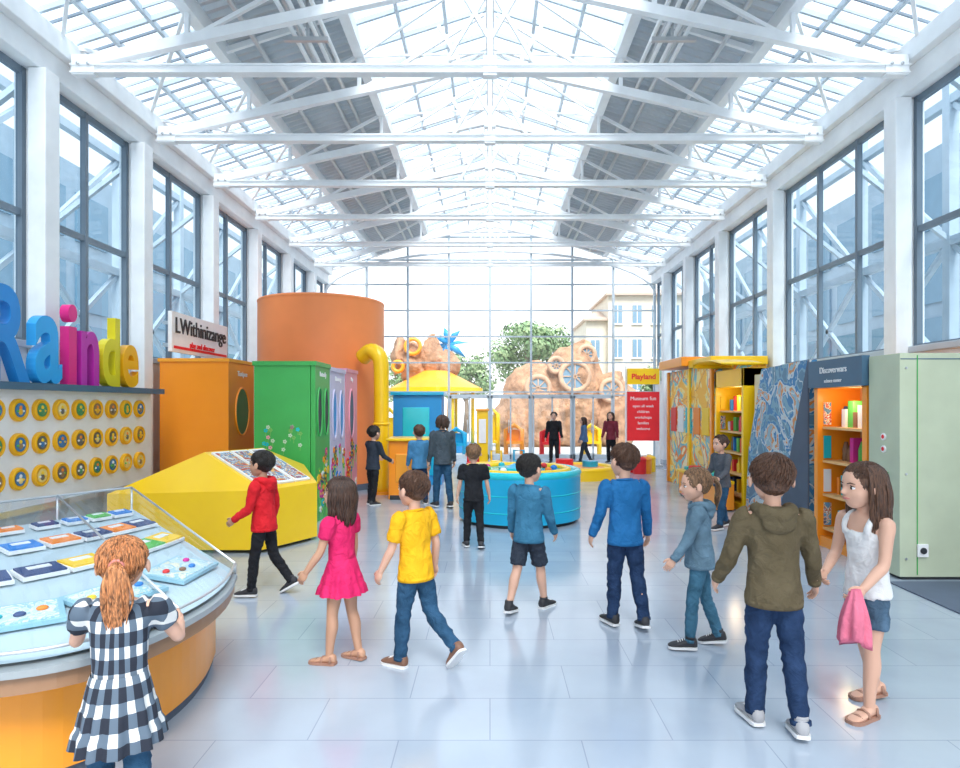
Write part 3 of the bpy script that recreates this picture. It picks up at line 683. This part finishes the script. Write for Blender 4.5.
for x in (6.3,7.6,8.8,10.0,11.1):
    for z in (2.6,4.6,6.7):
        if not(x<7 and z>6):
            yf=39.45 if x>7 else 39.95; q.bb(x,x+.55,yf,40.2,z,z+1.1,RGLASS); q.bb(x-.07,x+.62,yf-.06,yf+.02,z-.1,z-.02,WHITE2); q.bb(x+.25,x+.29,yf-.03,yf+.02,z,z+1.1,WHITE2)
q.build('cream_building')
q=MB()
q.cyl((0,0,2.15),1.9,.18,YELLOW,40); q.cyl((0,0,2.33),1.85,.7,ORANGE2,40,r2=.5)
for i in range(6): a=i*math.pi/3; q.tube([(1.5*math.cos(a),1.5*math.sin(a),-.2),(1.5*math.cos(a),1.5*math.sin(a),2.2)],[.07,.07],YELLOW,8)
q.cyl((0,0,-.2),1.7,.3,BLUEP,40)
for x,z,r in ((-.9,3.3,.5),(-.2,3.7,.45),(.5,3.2,.4),(-1.5,3.6,.4)): q.ell((x,.2,z),(r,r,r*1.9),ROCK,24,18,fn=rf)
for x,z,r in ((-.9,4.0,.3),(-1.5,3.2,.2)): q.ring((0,0,0),r,.08,ORANGE2,M=Matrix.Translation((x,-.3,z))@Matrix.Rotation(R(90),4,'X'),n=20)
q.build('carousel_pavilion',(-2.2,26,0))
q=MB(); q.tube([(0,0,-.2),(.06,0,2),(0,0,4.35)],[.12,.1,.07],ORANGE2,10)
for i in range(8):
    a=i*math.pi/4+.2; q.tube([(0,0,4.35),(.45*math.cos(a),.2*math.sin(a*2),4.35+.5*math.sin(a)),(.9*math.cos(a),.1,4.25+.85*math.sin(a))],[(.1,.05),(.14,.04),(.02,.02)],BLUEP,8)
q.build('blue_palm_ornament',(-1.85,28.5,0))
q=MB()
for x,y,c,h in ((-3.6,23,YELLOW,1.5),(0.0,24.5,YELLOW,1.6),(.9,24,ORANGE,.9),(2.2,23.5,REDP,.8),(3.8,24,YELLOW,.9),(-1.2,22.8,TURQ,.8)):
    q.tube([(x-.3,y,-.2),(x-.3,y,h*.8),(x,y,h),(x+.3,y,h*.8),(x+.3,y,-.2)],[.09]*5,c,10); q.bb(x-.3,x+.3,y-.2,y+.2,.2,.3,c)
    q.bb(x-.28,x+.28,y+.1,y+.2,.3,h*.8,c)
q.build('playground_seats')

# ------------------------------------------------------------------ left exhibits
q=MB(); xb=-4.60; xk=-4.80
q.bb(xk,xb,4.2,8.68,.62,1.82,WHITE2); q.bb(xk,xb-.06,4.2,8.68,0,.62,MULL)
q.bb(xk,xb+.10,4.1,8.85,1.80,1.87,SLATE); q.bb(xk,xb+.03,4.2,8.68,.58,.64,STEEL)
DY=mat('badge_yellow',(.98,.50,.005),.3); DI=[mat('badge_inner_%d'%i,c,.4) for i,c in enumerate([(.16,.15,.13),(.90,.46,.02),(.08,.30,.12),(.04,.20,.45),(.32,.20,.10),(.90,.70,.25)])]
rb_=random.Random(11)
for i in range(13):
    y=8.36-.305*i
    for j,z in enumerate((1.60,1.265,.93)):
        M=Matrix.Translation((xb,y,z))@Matrix.Rotation(R(90),4,'Y')
        q.cyl((0,0,-.0),.112,.03,DY,24,M=M); q.ring((0,0,.03),.096,.015,DY,M=M,n=24,k=6)
        q.cyl((0,0,.03),.070,.006,rb_.choice(DI),20,M=M)
        q.ell((0.016,0,.036),(.034,.030,.010),rb_.choice(DI),10,8,M=M); q.ell((-.026,0,.036),(.02,.02,.010),rb_.choice([PAL[2],PAL[6],PAL[8]]),10,8,M=M)
        for e_ in (-1,1): q.ell((.01,e_*.036,.036),(.012,.018,.008),rb_.choice([PAL[6],PAL[2],PAL[5]]),8,6,M=M)
q.build('badge_display_board')
q=MB()
LCOL=[mat('letter_blue',(.02,.27,.70),.3),mat('letter_sky',(.03,.40,.84),.3),mat('letter_magenta',(.82,.02,.24),.3),mat('letter_pink',(.56,.03,.42),.3),mat('letter_lime',(.78,.68,.02),.3),mat('letter_amber',(1.0,.48,.01),.3)]
for (ch,y0,y1,z1),m_ in zip((('R',5.90,6.42,2.80),('a',6.49,6.90,2.58),('i',7.00,7.15,2.76),('n',7.22,7.55,2.50),('d',7.62,7.98,2.72),('e',8.04,8.40,2.42)),LCOL):
    q.text(ch,1,.05,m_,ML(-4.66,0,0),off=.022,center=False,fit=(y0,y1,1.875,z1))
q.build('rainbow_letter_sign')
q=MB(); q.bb(-4.78,-4.72,9.5,11.5,2.45,3.05,WHITE2); q.bb(-4.72,-4.71,9.55,11.45,2.50,2.54,REDP)
q.text('LWithinizange',1,.008,DARK,ML(-4.71,0,0),center=False,fit=(9.6,11.4,2.66,2.97)); q.text('play and discover',.13,.006,REDP,ML(-4.71,10.5,2.59))
for y in (9.9,11.1): q.bb(-5.05,-4.78,y-.03,y+.03,2.55,2.61,STEEL); q.bb(-5.05,-4.78,y-.03,y+.03,2.90,2.95,STEEL)
q.build('wall_sign_board',bevel=.01)
def ovalpanel(mb,x,y0,y1,z0,z1,ovals,m,inner=DARK,depth=.06):
    mb.bb(x-depth,x,y0,y1,z0,z1,m)
    for cy,cz,ry,rz_ in ovals:
        M=Matrix.Translation((x,cy,cz))@Matrix.Rotation(R(90),4,'Y')@Matrix.Diagonal((rz_,ry,1,1))
        mb.cyl((0,0,-.0),1,.006,inner,32,M=M); mb.ring((0,0,.004),1.0,.04,m,M=M@Matrix.Diagonal((1,1,.5,1)),n=32)
q=MB(); q.bb(-4.80,-3.86,9.3,10.3,0,2.30,ORANGE); ovalpanel(q,-3.80,9.3,10.3,0,2.3,[(9.80,1.55,.26,.36)],ORANGE,inner=mat('peephole_green',(.05,.22,.07),.4))
q.bb(-4.82,-3.78,9.28,10.32,2.28,2.33,ORANGE2); q.text('Tiotipoe',.11,.004,WHITE2,ML(-3.79,9.8,2.12)); q.build('orange_peephole_booth',bevel=.015)
FL=mat('flower_pale',(.55,.72,.55),.5)
def booth(name,y0,y1,m,top,ovals,inner,head,xl=-3.28,scrib=None):
    q=MB(); q.bb(xl,-2.50,y0,y1,0,top,m); ovalpanel(q,-2.43,y0,y1,0,top,ovals,m,inner=inner)
    q.bb(xl-.02,-2.41,y0-.02,y1+.0,top-.03,top+.03,m); 
    q.text(head,.10,.004,WHITE2,ML(-2.425,(y0+y1)/2,top-.14))
    rn=random.Random(len(name))
    for i in range(30):
        y=rn.uniform(y0+.08,y1-.08); z=rn.uniform(.15,1.0); c=PAL[rn.randrange(10)]; rr=rn.uniform(.018,.035)
        for k in range(5):
            a=k*1.257; q.cyl((0,0,0),rr,.010,c,8,M=Matrix.Translation((-2.43,y+rr*1.3*math.cos(a),z+rr*1.3*math.sin(a)))@Matrix.Rotation(R(90),4,'Y'))
        q.cyl((0,0,0),rr*.7,.014,PAL[2],8,M=Matrix.Translation((-2.43,y,z))@Matrix.Rotation(R(90),4,'Y'))
        q.bb(-2.43,-2.424,y-.006,y+.006,max(.02,z-.25),z,LIME)
    if scrib:
        for i in range(18):
            x=rn.uniform(xl+.1,-2.6); z=rn.uniform(1.0,1.35); c=rn.choice([FL,PINKP,TURQ2,LIME])
            for k in range(5):
                a=k*1.257; q.cyl((0,0,0),.012,.006,c,6,M=Matrix.Translation((x+.018*math.cos(a),y0,z+.018*math.sin(a)))@Matrix.Rotation(R(90),4,'X'))
            q.bb(x-.003,x+.003,y0-.004,y0,z-.08,z,LIME)
    return q.build(name,bevel=.012)
booth('green_garden_booth',8.90,9.70,GREEN,2.23,[(9.10,1.55,.12,.34),(9.47,1.55,.12,.34)],DARK,'Butterfly',scrib=1)
booth('lilac_activity_booth',9.74,10.72,PURP,2.20,[(9.98,1.5,.13,.38),(10.44,1.5,.13,.38)],BLUEP,'Discovery')
booth('pink_activity_booth',10.78,11.70,PINKP,2.24,[(11.2,1.5,.18,.42)],SLATE,'Play')
q=MB(); q.cyl((0,0,0),1.26,3.72,CYLOR,72); q.ring((0,0,3.72),1.23,.04,CYLOR,n=72); q.cyl((0,0,0),1.28,.12,DGREY,72)
q.build('orange_drum_tower',(-3.46,13.2,0))
q=MB(); P,Rr=smoothpath([(-2.42,12.15,2.55),(-2.22,12.0,2.66),(-2.04,11.9,2.50),(-2.02,11.9,2.0),(-2.02,11.9,1.2),(-2.02,11.9,.0)],[.15,.15,.145,.14,.14,.14],5); q.tube(P,Rr,YELLOW,20)
q.ring((-2.02,11.9,1.3),.14,.025,YELLOW); q.cyl((-2.02,11.9,0),.20,.05,ORANGE2); q.build('yellow_slide_tube')
q=MB()
A_=(-2.53,7.10);B_=(-2.12,7.85);C_=(-3.33,7.46,1.10);D_=(-2.92,8.22,1.10);E_=(-4.25,7.10);G_=(-3.9,8.60);K_=(-2.5,8.60)
zl=.70
vs=[(*A_,.04),(*B_,.04),(*K_,.04),(*G_,.04),(*E_,.04),(*A_,zl),(*B_,zl),(*K_,.85),(*G_,.68),(*E_,.66),C_,D_]
q.add(vs,[(4,0,5,9),(0,1,6,5),(1,2,7,6),(2,3,8,7),(3,4,9,8),(9,5,10),(5,6,11,10),(6,7,11),(7,8,10,11),(8,9,10),(4,3,2,1,0)],YELLOW)
q.prism([(-2.58,7.16),(-2.2,7.85),(-2.55,8.5),(-3.85,8.5),(-4.12,7.24)],0,.05,DARK)
SCR=mural('touchscreen_pictures',[(.55,.06,.05),(.85,.45,.12),(.15,.3,.5),(.8,.78,.7),(.3,.12,.18)],6,.02)
a5,b6,c10,d11=Vector((*A_,zl)),Vector((*B_,zl)),Vector(C_),Vector(D_)
nn=(b6-a5).cross(c10-a5).normalized()
def blq(u,v,h): return a5.lerp(b6,u).lerp(c10.lerp(d11,u),v)+nn*h
def slab(mb,u0,u1,v0,v1,h0,h1,m):
    vs=[blq(u,v,h) for h in (h0,h1) for u,v in ((u0,v0),(u1,v0),(u1,v1),(u0,v1))]
    mb.add(vs,[(0,3,2,1),(4,5,6,7),(0,1,5,4),(1,2,6,5),(2,3,7,6),(3,0,4,7)],m)
for i in range(3):
    u0=.05+i*.31; slab(q,u0,u0+.28,.08,.94,0,.025,WHITE2); slab(q,u0+.025,u0+.255,.12,.9,.025,.03,SCR)
q.build('yellow_touchscreen_table',bevel=.012)
# display case
F=[(-3.2,2.42),(-2.4,2.42),(-1.95,2.48),(-1.68,2.62),(-1.52,2.88),(-1.45,3.25),(-1.47,3.6),(-1.56,3.95)]
B=[(-3.95,3.0),(-3.65,3.4),(-3.42,3.75),(-3.22,4.1),(-3.08,4.35),(-2.96,4.55),(-2.86,4.72),(-2.75,4.9)]
Fp,_=smoothpath([(x,y,0) for x,y in F],[0]*8,4); Bp,_=smoothpath([(x,y,0) for x,y in B],[0]*8,4)
def inset(k): return [(f+(b_-f).normalized()*k) for f,b_ in zip(Fp,Bp)]
def ringpoly(a,b_): return [(p.x,p.y) for p in a]+[(p.x,p.y) for p in b_[::-1]]
q=MB(); 
CASEO=mat('case_orange',(.92,.34,.02),.4,coat=.2); CASER=mat('case_rim_brown',(.36,.20,.11),.4); CASEIN=mat('case_inside',(.50,.62,.68),.5); RIM=mat('case_rim_grey',(.34,.38,.40),.35)
q.prism(ringpoly(inset(.26),Bp),0.06,.52,CASEO); q.prism(ringpoly(inset(.29),Bp),0,.06,DGREY)
q.prism(ringpoly(inset(.03),Bp),.50,.575,CASER); q.prism(ringpoly(Fp,Bp),.575,.605,RIM)
def P3(i,s,z0,z1): 
    f=Fp[i];b_=Bp[i]; p=f.lerp(b_,s); return Vector((p.x,p.y,z0+(z1-z0)*s))
n=len(Fp); vs=[];fs=[]
for i in range(n): vs+= [P3(i,.03,.615,.86),P3(i,.98,.615,.86)]
q.add(vs,[(2*i,2*i+2,2*i+3,2*i+1) for i in range(n-1)],CASEIN)
vs=[]
for i in range(n):
    f=P3(i,.015,0,0); b_=P3(i,.99,0,0); vs+=[Vector((f.x,f.y,.605)),Vector((f.x,f.y,.67)),Vector((b_.x,b_.y,1.02)),Vector((b_.x,b_.y,.61))]
fs=[]
for i in range(n-1):
    for k in range(3): fs.append((4*i+k,4*i+4+k,4*i+5+k,4*i+k+1))
fs.append((4*(n-1),4*(n-1)+1,4*(n-1)+2,4*(n-1)+3)); q.add(vs,fs,GLASS)
for k in (1,2): q.tube([vs[4*i+k] for i in range(n)],[.008]*n,STEEL,6,(0,0,1))
for i in (8,18,n-1): q.tube([vs[4*i+1],vs[4*i+2]],[.008]*2,STEEL,6); q.tube([vs[4*i],vs[4*i+1]],[.008]*2,STEEL,6); q.tube([vs[4*i+2],vs[4*i+3]],[.008]*2,STEEL,6)
q.add([P3(18,.04,.62,.86),P3(18,.97,.62,.86),P3(18,.97,.80,1.0),P3(18,.04,.65,.68)],[(0,1,2,3)],GLASS)
rn=random.Random(3)
SCRW=mat('case_screen',(.30,.55,.66),.3); SCRP=mural('case_map_print',[(.55,.70,.75),(.75,.80,.78),(.35,.60,.70),(.80,.78,.62)],9,.015,(.3,.45,.5))
for row,(s,w,h) in enumerate(((.24,.42,.26),(.50,.22,.17),(.72,.19,.15),(.9,.14,.10))):
    i=4
    while i<n-1:
        p=P3(i,s,.615,.86)+Vector((0,0,.012)); u=(P3(min(i+1,n-1),s,.62,.86)-P3(i-1,s,.62,.86)).normalized(); v=(P3(i,s+.05,.62,.86)-P3(i,s,.62,.86)).normalized(); nn=u.cross(v).normalized()
        if nn.z<0: nn=-nn
        v=nn.cross(u)
        M=Matrix(((u.x,v.x,nn.x,p.x),(u.y,v.y,nn.y,p.y),(u.z,v.z,nn.z,p.z),(0,0,0,1)))
        if row==0: 
            q.box((0,0,.01),(w,h,.02),SCRW,M=M); q.box((0,0,.022),(w*.88,h*.84,.004),SCRP,M=M)
            for k in range(4): q.ell((-.13+.085*k,rn.uniform(-.05,.05),.03),(.025,.018,.012),PAL[rn.randrange(10)],10,8,M=M)
            i+=6
        else:
            c=PAL[rn.choice([0,2,3,0,8,5,7,2,8])]; q.box((0,0,.01),(w,h,.02),WHITE2,M=M); q.box((0,0,.024),(w*.9,h*.88,.012),c,M=M); q.box((0,h*.12,.032),(w*.5,h*.25,.004),PAL[6],M=M)
            i+=3
q.build('glass_display_case')

q=MB(); q.bb(-1.77,-1.12,11.15,11.8,0,1.02,ORANGE); q.bb(-1.81,-1.08,11.1,11.85,1.02,1.07,YELLOW); q.bb(-1.75,-1.14,11.14,11.8,0,.08,DARK); q.bb(-1.65,-1.25,11.13,11.16,.3,.8,ORANGE2)
q.build('orange_reception_counter',bevel=.015)
q=MB(); q.bb(-2.0,-1.0,13.2,14.0,0,1.85,BLUEP); q.bb(-2.05,-.95,13.15,14.05,1.85,1.92,TURQ); q.bb(-1.8,-1.25,13.18,13.2,.9,1.6,TURQ2); q.bb(-1.9,-1.15,13.17,13.2,.2,.7,TURQ); q.build('blue_exhibit_cabinet',bevel=.015)
q=MB(); q.bb(-.33,-.05,16,16.3,.0,1.5,YELLOW); q.bb(-.36,-.02,15.97,16.33,1.5,1.55,ORANGE2); q.bb(-.28,-.1,15.98,16.0,.7,1.3,WHITE2); q.build('yellow_info_pillar',bevel=.01)
q=MB()
def water(mb,cx,cy,r,h,rim,body):
    mb.cyl((cx,cy,.05),r,h-.05,body,64); mb.cyl((cx,cy,0),r-.06,.06,DARK,48); mb.ring((cx,cy,h),r-.04,.055,rim,n=64)
    mb.cyl((cx,cy,h),r-.09,.012,TURQ2,64); mb.ring((cx,cy,h*.62),r,.008,TURQ2,n=64); mb.ring((cx,cy,.2),r,.008,TURQ2,n=64)
    mb.cyl((cx,cy,h),r*.35,.06,rim,40); mb.cyl((cx,cy,h+.06),r*.22,.05,body,40,r2=r*.1)
water(q,.43,9.32,.88,.69,TURQ2,TURQ); q.ring((.43,9.32,.71),.70,.05,YELLOW,n=64)
water(q,.06,10.62,.46,.62,YELLOW,YELLOW)
for i in range(9): a=i*.7; q.ell((.43+.5*math.cos(a),9.32+.5*math.sin(a),.74),(.05,.035,.04),PAL[i],10,8)
q.build('water_play_table')
q=MB(); 
q.cyl((2.0,14.6,0),.85,.22,YELLOW,48); q.ring((2.0,14.6,.22),.8,.06,YELLOW,n=48); q.cyl((2.0,14.6,.2),.6,.04,ORANGE,40); q.cyl((1.7,14.6,.22),.2,.2,REDP,24); q.cyl((2.3,14.7,.22),.18,.15,TURQ,24)
q.build('round_toddler_bench')
q=MB()
for x,y,m_ in ((3.45,15.8,REDP),(3.75,15.5,ORANGE),(3.95,15.9,YELLOW),(3.6,15.4,REDP)):
    q.cyl((x,y,0),.16,.3,m_,24); q.ell((x,y,.33),(.17,.17,.08),m_,16,10); q.cyl((x,y,.38),.05,.06,WHITE2,12)
q.build('foam_stool_cluster')
q=MB()
for i,(x,c_) in enumerate(((-.4,REDP),(.15,YELLOW),(.7,TURQ))):
    q.cyl((x,15.0+.2*i,0),.14,.26,c_,20); q.ell((x,15.0+.2*i,.28),(.16,.16,.06),c_,16,8); q.tube([(x-.12,15.1+.2*i,.25),(x-.12,15.15+.2*i,.55),(x+.12,15.15+.2*i,.55),(x+.12,15.1+.2*i,.25)],[.03]*4,c_,8)
q.build('toddler_chairs')
q=MB(); q.bb(3.65,4.5,17.0,17.06,.70,2.0,REDP); q.bb(3.65,4.5,17.0,17.06,2.2,2.62,YELLOW); q.bb(3.61,3.66,17.06,17.12,0,2.7,WHITE); q.bb(4.49,4.54,17.06,17.12,0,2.7,WHITE); q.bb(3.55,4.6,16.95,17.2,0,.05,STEEL)
for k,z in enumerate((1.82,1.62,1.47,1.32,1.17,1.02)): q.text(['Museum fun','open all week','children','workshops','families','welcome'][k],.14 if k==0 else .10,.003,WHITE2,MF(4.07,16.995,z))
q.text('Playland',.2,.003,REDP,MF(4.08,16.995,2.40),off=.005); q.build('poster_stand')

# ------------------------------------------------------------------ right exhibits
XR=3.86; XK=4.80
q=MB(); q.bb(XR,XK,6.03,6.52,.03,2.14,PALEG); q.bb(XR+.03,XK,6.05,6.5,0,.04,DARK); q.bb(XR+.005,XK-.02,6.026,6.03,2.08,2.09,SLATE)
q.bb(XR+.16,XR+.168,6.022,6.03,.05,2.12,GREEN); 
q.bb(4.02,4.12,6.01,6.03,.22,.34,WHITE2); q.cyl((0,0,0),.03,.01,DARK,12,M=Matrix.Translation((4.07,6.01,.28))@Matrix.Rotation(R(90),4,'X'))
q.bb(XR-.008,XR,6.2,6.34,.55,1.0,GREEN); q.bb(XR-.012,XR-.006,6.22,6.32,.75,.95,LIME)
for z in (1.22,1.34): q.cyl((0,0,0),.035,.012,WHITE2,16,M=Matrix.Translation((XR,6.27,z))@Matrix.Rotation(R(-90),4,'Y')); q.cyl((0,0,.012),.02,.004,REDP,16,M=Matrix.Translation((XR,6.27,z))@Matrix.Rotation(R(-90),4,'Y'))
for z in (.2,1.0,2.0): q.cyl((0,0,0),.012,.008,STEEL,10,M=Matrix.Translation((XR+.06,6.03,z))@Matrix.Rotation(R(90),4,'X'))
q.build('pale_green_cabinet',bevel=.01)
def books(mb,y0,y1,z,xf,xb,rn,hm=.26):
    y=y0
    while y<y1-.05:
        w=rn.uniform(.05,.13); h=rn.uniform(.55,1)*hm; w=min(w,y1-y)
        if rn.random()<.4: mb.tube([(xf+.1,y+w/2,z),(xf+.1,y+w/2,z+h*.6),(xf+.1,y+w/2,z+h)],[w*.42,w*.42,w*.2],PAL[rn.randrange(10)],10)
        else: mb.bb(xf+rn.uniform(0,.04),xb,y,y+w*.9,z,z+h,PAL[rn.randrange(10)])
        y+=w+.01
POST=mural('shelf_poster_art',[(.15,.35,.55),(.85,.75,.5),(.75,.15,.1),(.9,.88,.8),(.1,.12,.2)],7,.015)
def shelfbooth(name,y0,y1,top,fm,sign,signm,seed,shelves=5,backm=WOODY):
    q=MB(); rn=random.Random(seed)
    q.bb(XR+.86,XK,y0,y1,0,top,fm); q.bb(XR,XR+.9,y0,y0+.08,0,top,fm); q.bb(XR,XR+.9,y1-.08,y1,0,top,fm); q.bb(XR,XR+.9,y0,y1,top-.28,top,fm)
    q.bb(XR+.02,XR+.86,y0+.08,y1-.08,0,.12,fm); q.bb(XR+.5,XR+.86,y0+.08,y1-.08,.12,top-.28,backm)
    for k in range(shelves):
        z=.22+k*(top-.55)/shelves; dz=(top-.7)/shelves
        q.bb(XR+.06,XR+.5,y0+.08,y1-.08,z-.03,z,backm)
        books(q,y0+.12,y1-.12,z,XR+.16,XR+.46,rn,dz*.85)
        # pictures on the inner side panel
        q.bb(XR+.07,XR+.15,y1-.1,y1-.08,z+.02,z+dz*.8,[POST,PAL[6],PAL[3],POST,PAL[2]][k%5])
    if sign: q.bb(XR-.06,XR+.02,y0-.02,y1+.02,top-.27,top+.04,signm); q.text(sign,.10,.004,WHITE2,MR(XR-.066,(y0+y1)/2,top-.08)); q.text('science corner',.06,.003,WHITE2,MR(XR-.066,(y0+y1)/2,top-.20))
    q.build(name,bevel=.006)
    l_=bpy.data.lights.new(name+'_lamp','POINT'); l_.energy=6; l_.color=(1,.78,.5); l_.shadow_soft_size=.14
    lo=bpy.data.objects.new(name+'_lamp',l_); COL.objects.link(lo); lo.location=(XR+.16,(y0+y1)/2,top-.46)
shelfbooth('orange_shop_booth',6.56,7.62,2.12,ORANGE,'Discoverwars',SLATE,5,4)
shelfbooth('orange_display_booth',9.75,11.0,2.22,YELLOW,None,None,8,5)
MUR=mural('doodle_mural',[(.10,.24,.36),(.20,.40,.52),(.04,.22,.46),(.58,.66,.68),(.72,.28,.07),(.30,.48,.58)],1.9,.016,(.60,.68,.70))
q=MB(); 
wp=[(7.75,0.0),(9.68,0.0),(9.55,1.0),(9.1,2.16),(7.75,2.2)]
vs=[(XR+.0,y,z) for y,z in wp]+[(XR+.10,y,z) for y,z in wp]
q.add(vs,[list(range(5)),list(range(5,10))[::-1]]+[(i,(i+1)%5,5+(i+1)%5,5+i) for i in range(5)],MUR)
vs=[(XR-.03,y,z) for y,z in ((7.72,0),(8.55,0),(7.72,2.2))]+[(XR-.006,y,z) for y,z in ((7.72,0),(8.55,0),(7.72,2.2))]
q.add(vs,[(0,1,2),(5,4,3),(0,3,4,1),(1,4,5,2),(2,5,3,0)],DGREY)
q.bb(XR+.11,XK,7.7,9.6,0,2.1,CREAM); q.build('mural_climbing_wall')
KM=mural('kiosk_illustration',[(.98,.50,.03),(.98,.76,.26),(.20,.55,.62),(.92,.26,.03),(.96,.84,.55)],1.4,.010,(.6,.25,.08))
q=MB(); q.bb(XR+.02,XK,11.1,13.9,0,2.35,KM); q.bb(XR-.05,XK,11.05,12.3,2.35,2.5,YELLOW); q.bb(XR-.18,XK,12.3,13.95,2.4,2.58,ORANGE)
q.bb(XR-.02,XR+.04,11.1,11.2,0,2.35,ORANGE); q.bb(XR-.02,XR+.04,12.35,12.47,0,2.35,YELLOW); q.bb(XR-.02,XR+.04,13.8,13.92,0,2.35,ORANGE)
for i in range(5):
    y=11.3+.5*i; q.bb(XR-.0,XR+.03,y,y+.36,1.1,1.6,PAL[[2,8,3,6,1][i]])
q.build('illustrated_kiosk',bevel=.01)
q=MB(); P,Rr=smoothpath([(XR,9.75,2.28),(XR,10.3,2.36),(XR,11.0,2.36),(XR,11.04,2.28)],[(.35,.025)]*4,5)
q.tube(P,Rr,YELLOW,12,(1,0,0)); q.build('curved_canopy_roof')
q=MB(); q.bb(XR-.35,XR-.08,9.9,11.9,.02,.42,ORANGE); q.bb(XR-.38,XR-.08,9.88,11.92,.42,.47,YELLOW); q.bb(XR-.33,XR-.1,9.92,11.88,0,.03,DARK)
for i in range(7): q.bb(XR-.3,XR-.12,10+.26*i,10.18+.26*i,.47,.53+.02*(i%3),PAL[(i*2+1)%10])
q.build('low_toy_bench',bevel=.01)
q=MB(); q.bb(3.7,5.04,3.8,5.95,0.001,.012,DGREY); q.build('floor_mat',bevel=.004)

# ------------------------------------------------------------------ light, world, camera
w=bpy.data.worlds.new('World'); scene.world=w; w.use_nodes=True; t=w.node_tree; bg=t.nodes['Background']
tc=t.nodes.new('ShaderNodeTexCoord'); sp=t.nodes.new('ShaderNodeSeparateXYZ'); rp=t.nodes.new('ShaderNodeValToRGB')
rp.color_ramp.elements[0].position=0; rp.color_ramp.elements[0].color=(1,1,1,1); rp.color_ramp.elements[1].position=.75; rp.color_ramp.elements[1].color=(.68,.83,1,1)
t.links.new(tc.outputs['Generated'],sp.inputs[0]); t.links.new(sp.outputs['Z'],rp.inputs['Fac']); t.links.new(rp.outputs['Color'],bg.inputs['Color'])
bg.inputs['Strength'].default_value=1.45
sl=bpy.data.lights.new('sun','SUN'); sl.energy=4.4; sl.angle=R(28); sl.color=(1,.97,.93); so=bpy.data.objects.new('sun',sl); COL.objects.link(so); so.rotation_euler=(R(36),R(10),0)
cam=bpy.data.cameras.new('camera'); cam.lens=24; cam.sensor_width=36; cam.sensor_fit='HORIZONTAL'; cam.shift_x=-10/960; cam.shift_y=21/960; cam.clip_end=300
co=bpy.data.objects.new('camera',cam); COL.objects.link(co); co.location=(0,0,1.65); co.rotation_euler=(R(90),0,0); scene.camera=co
scene.view_settings.view_transform='Standard'; scene.view_settings.look='None'; scene.view_settings.exposure=.32
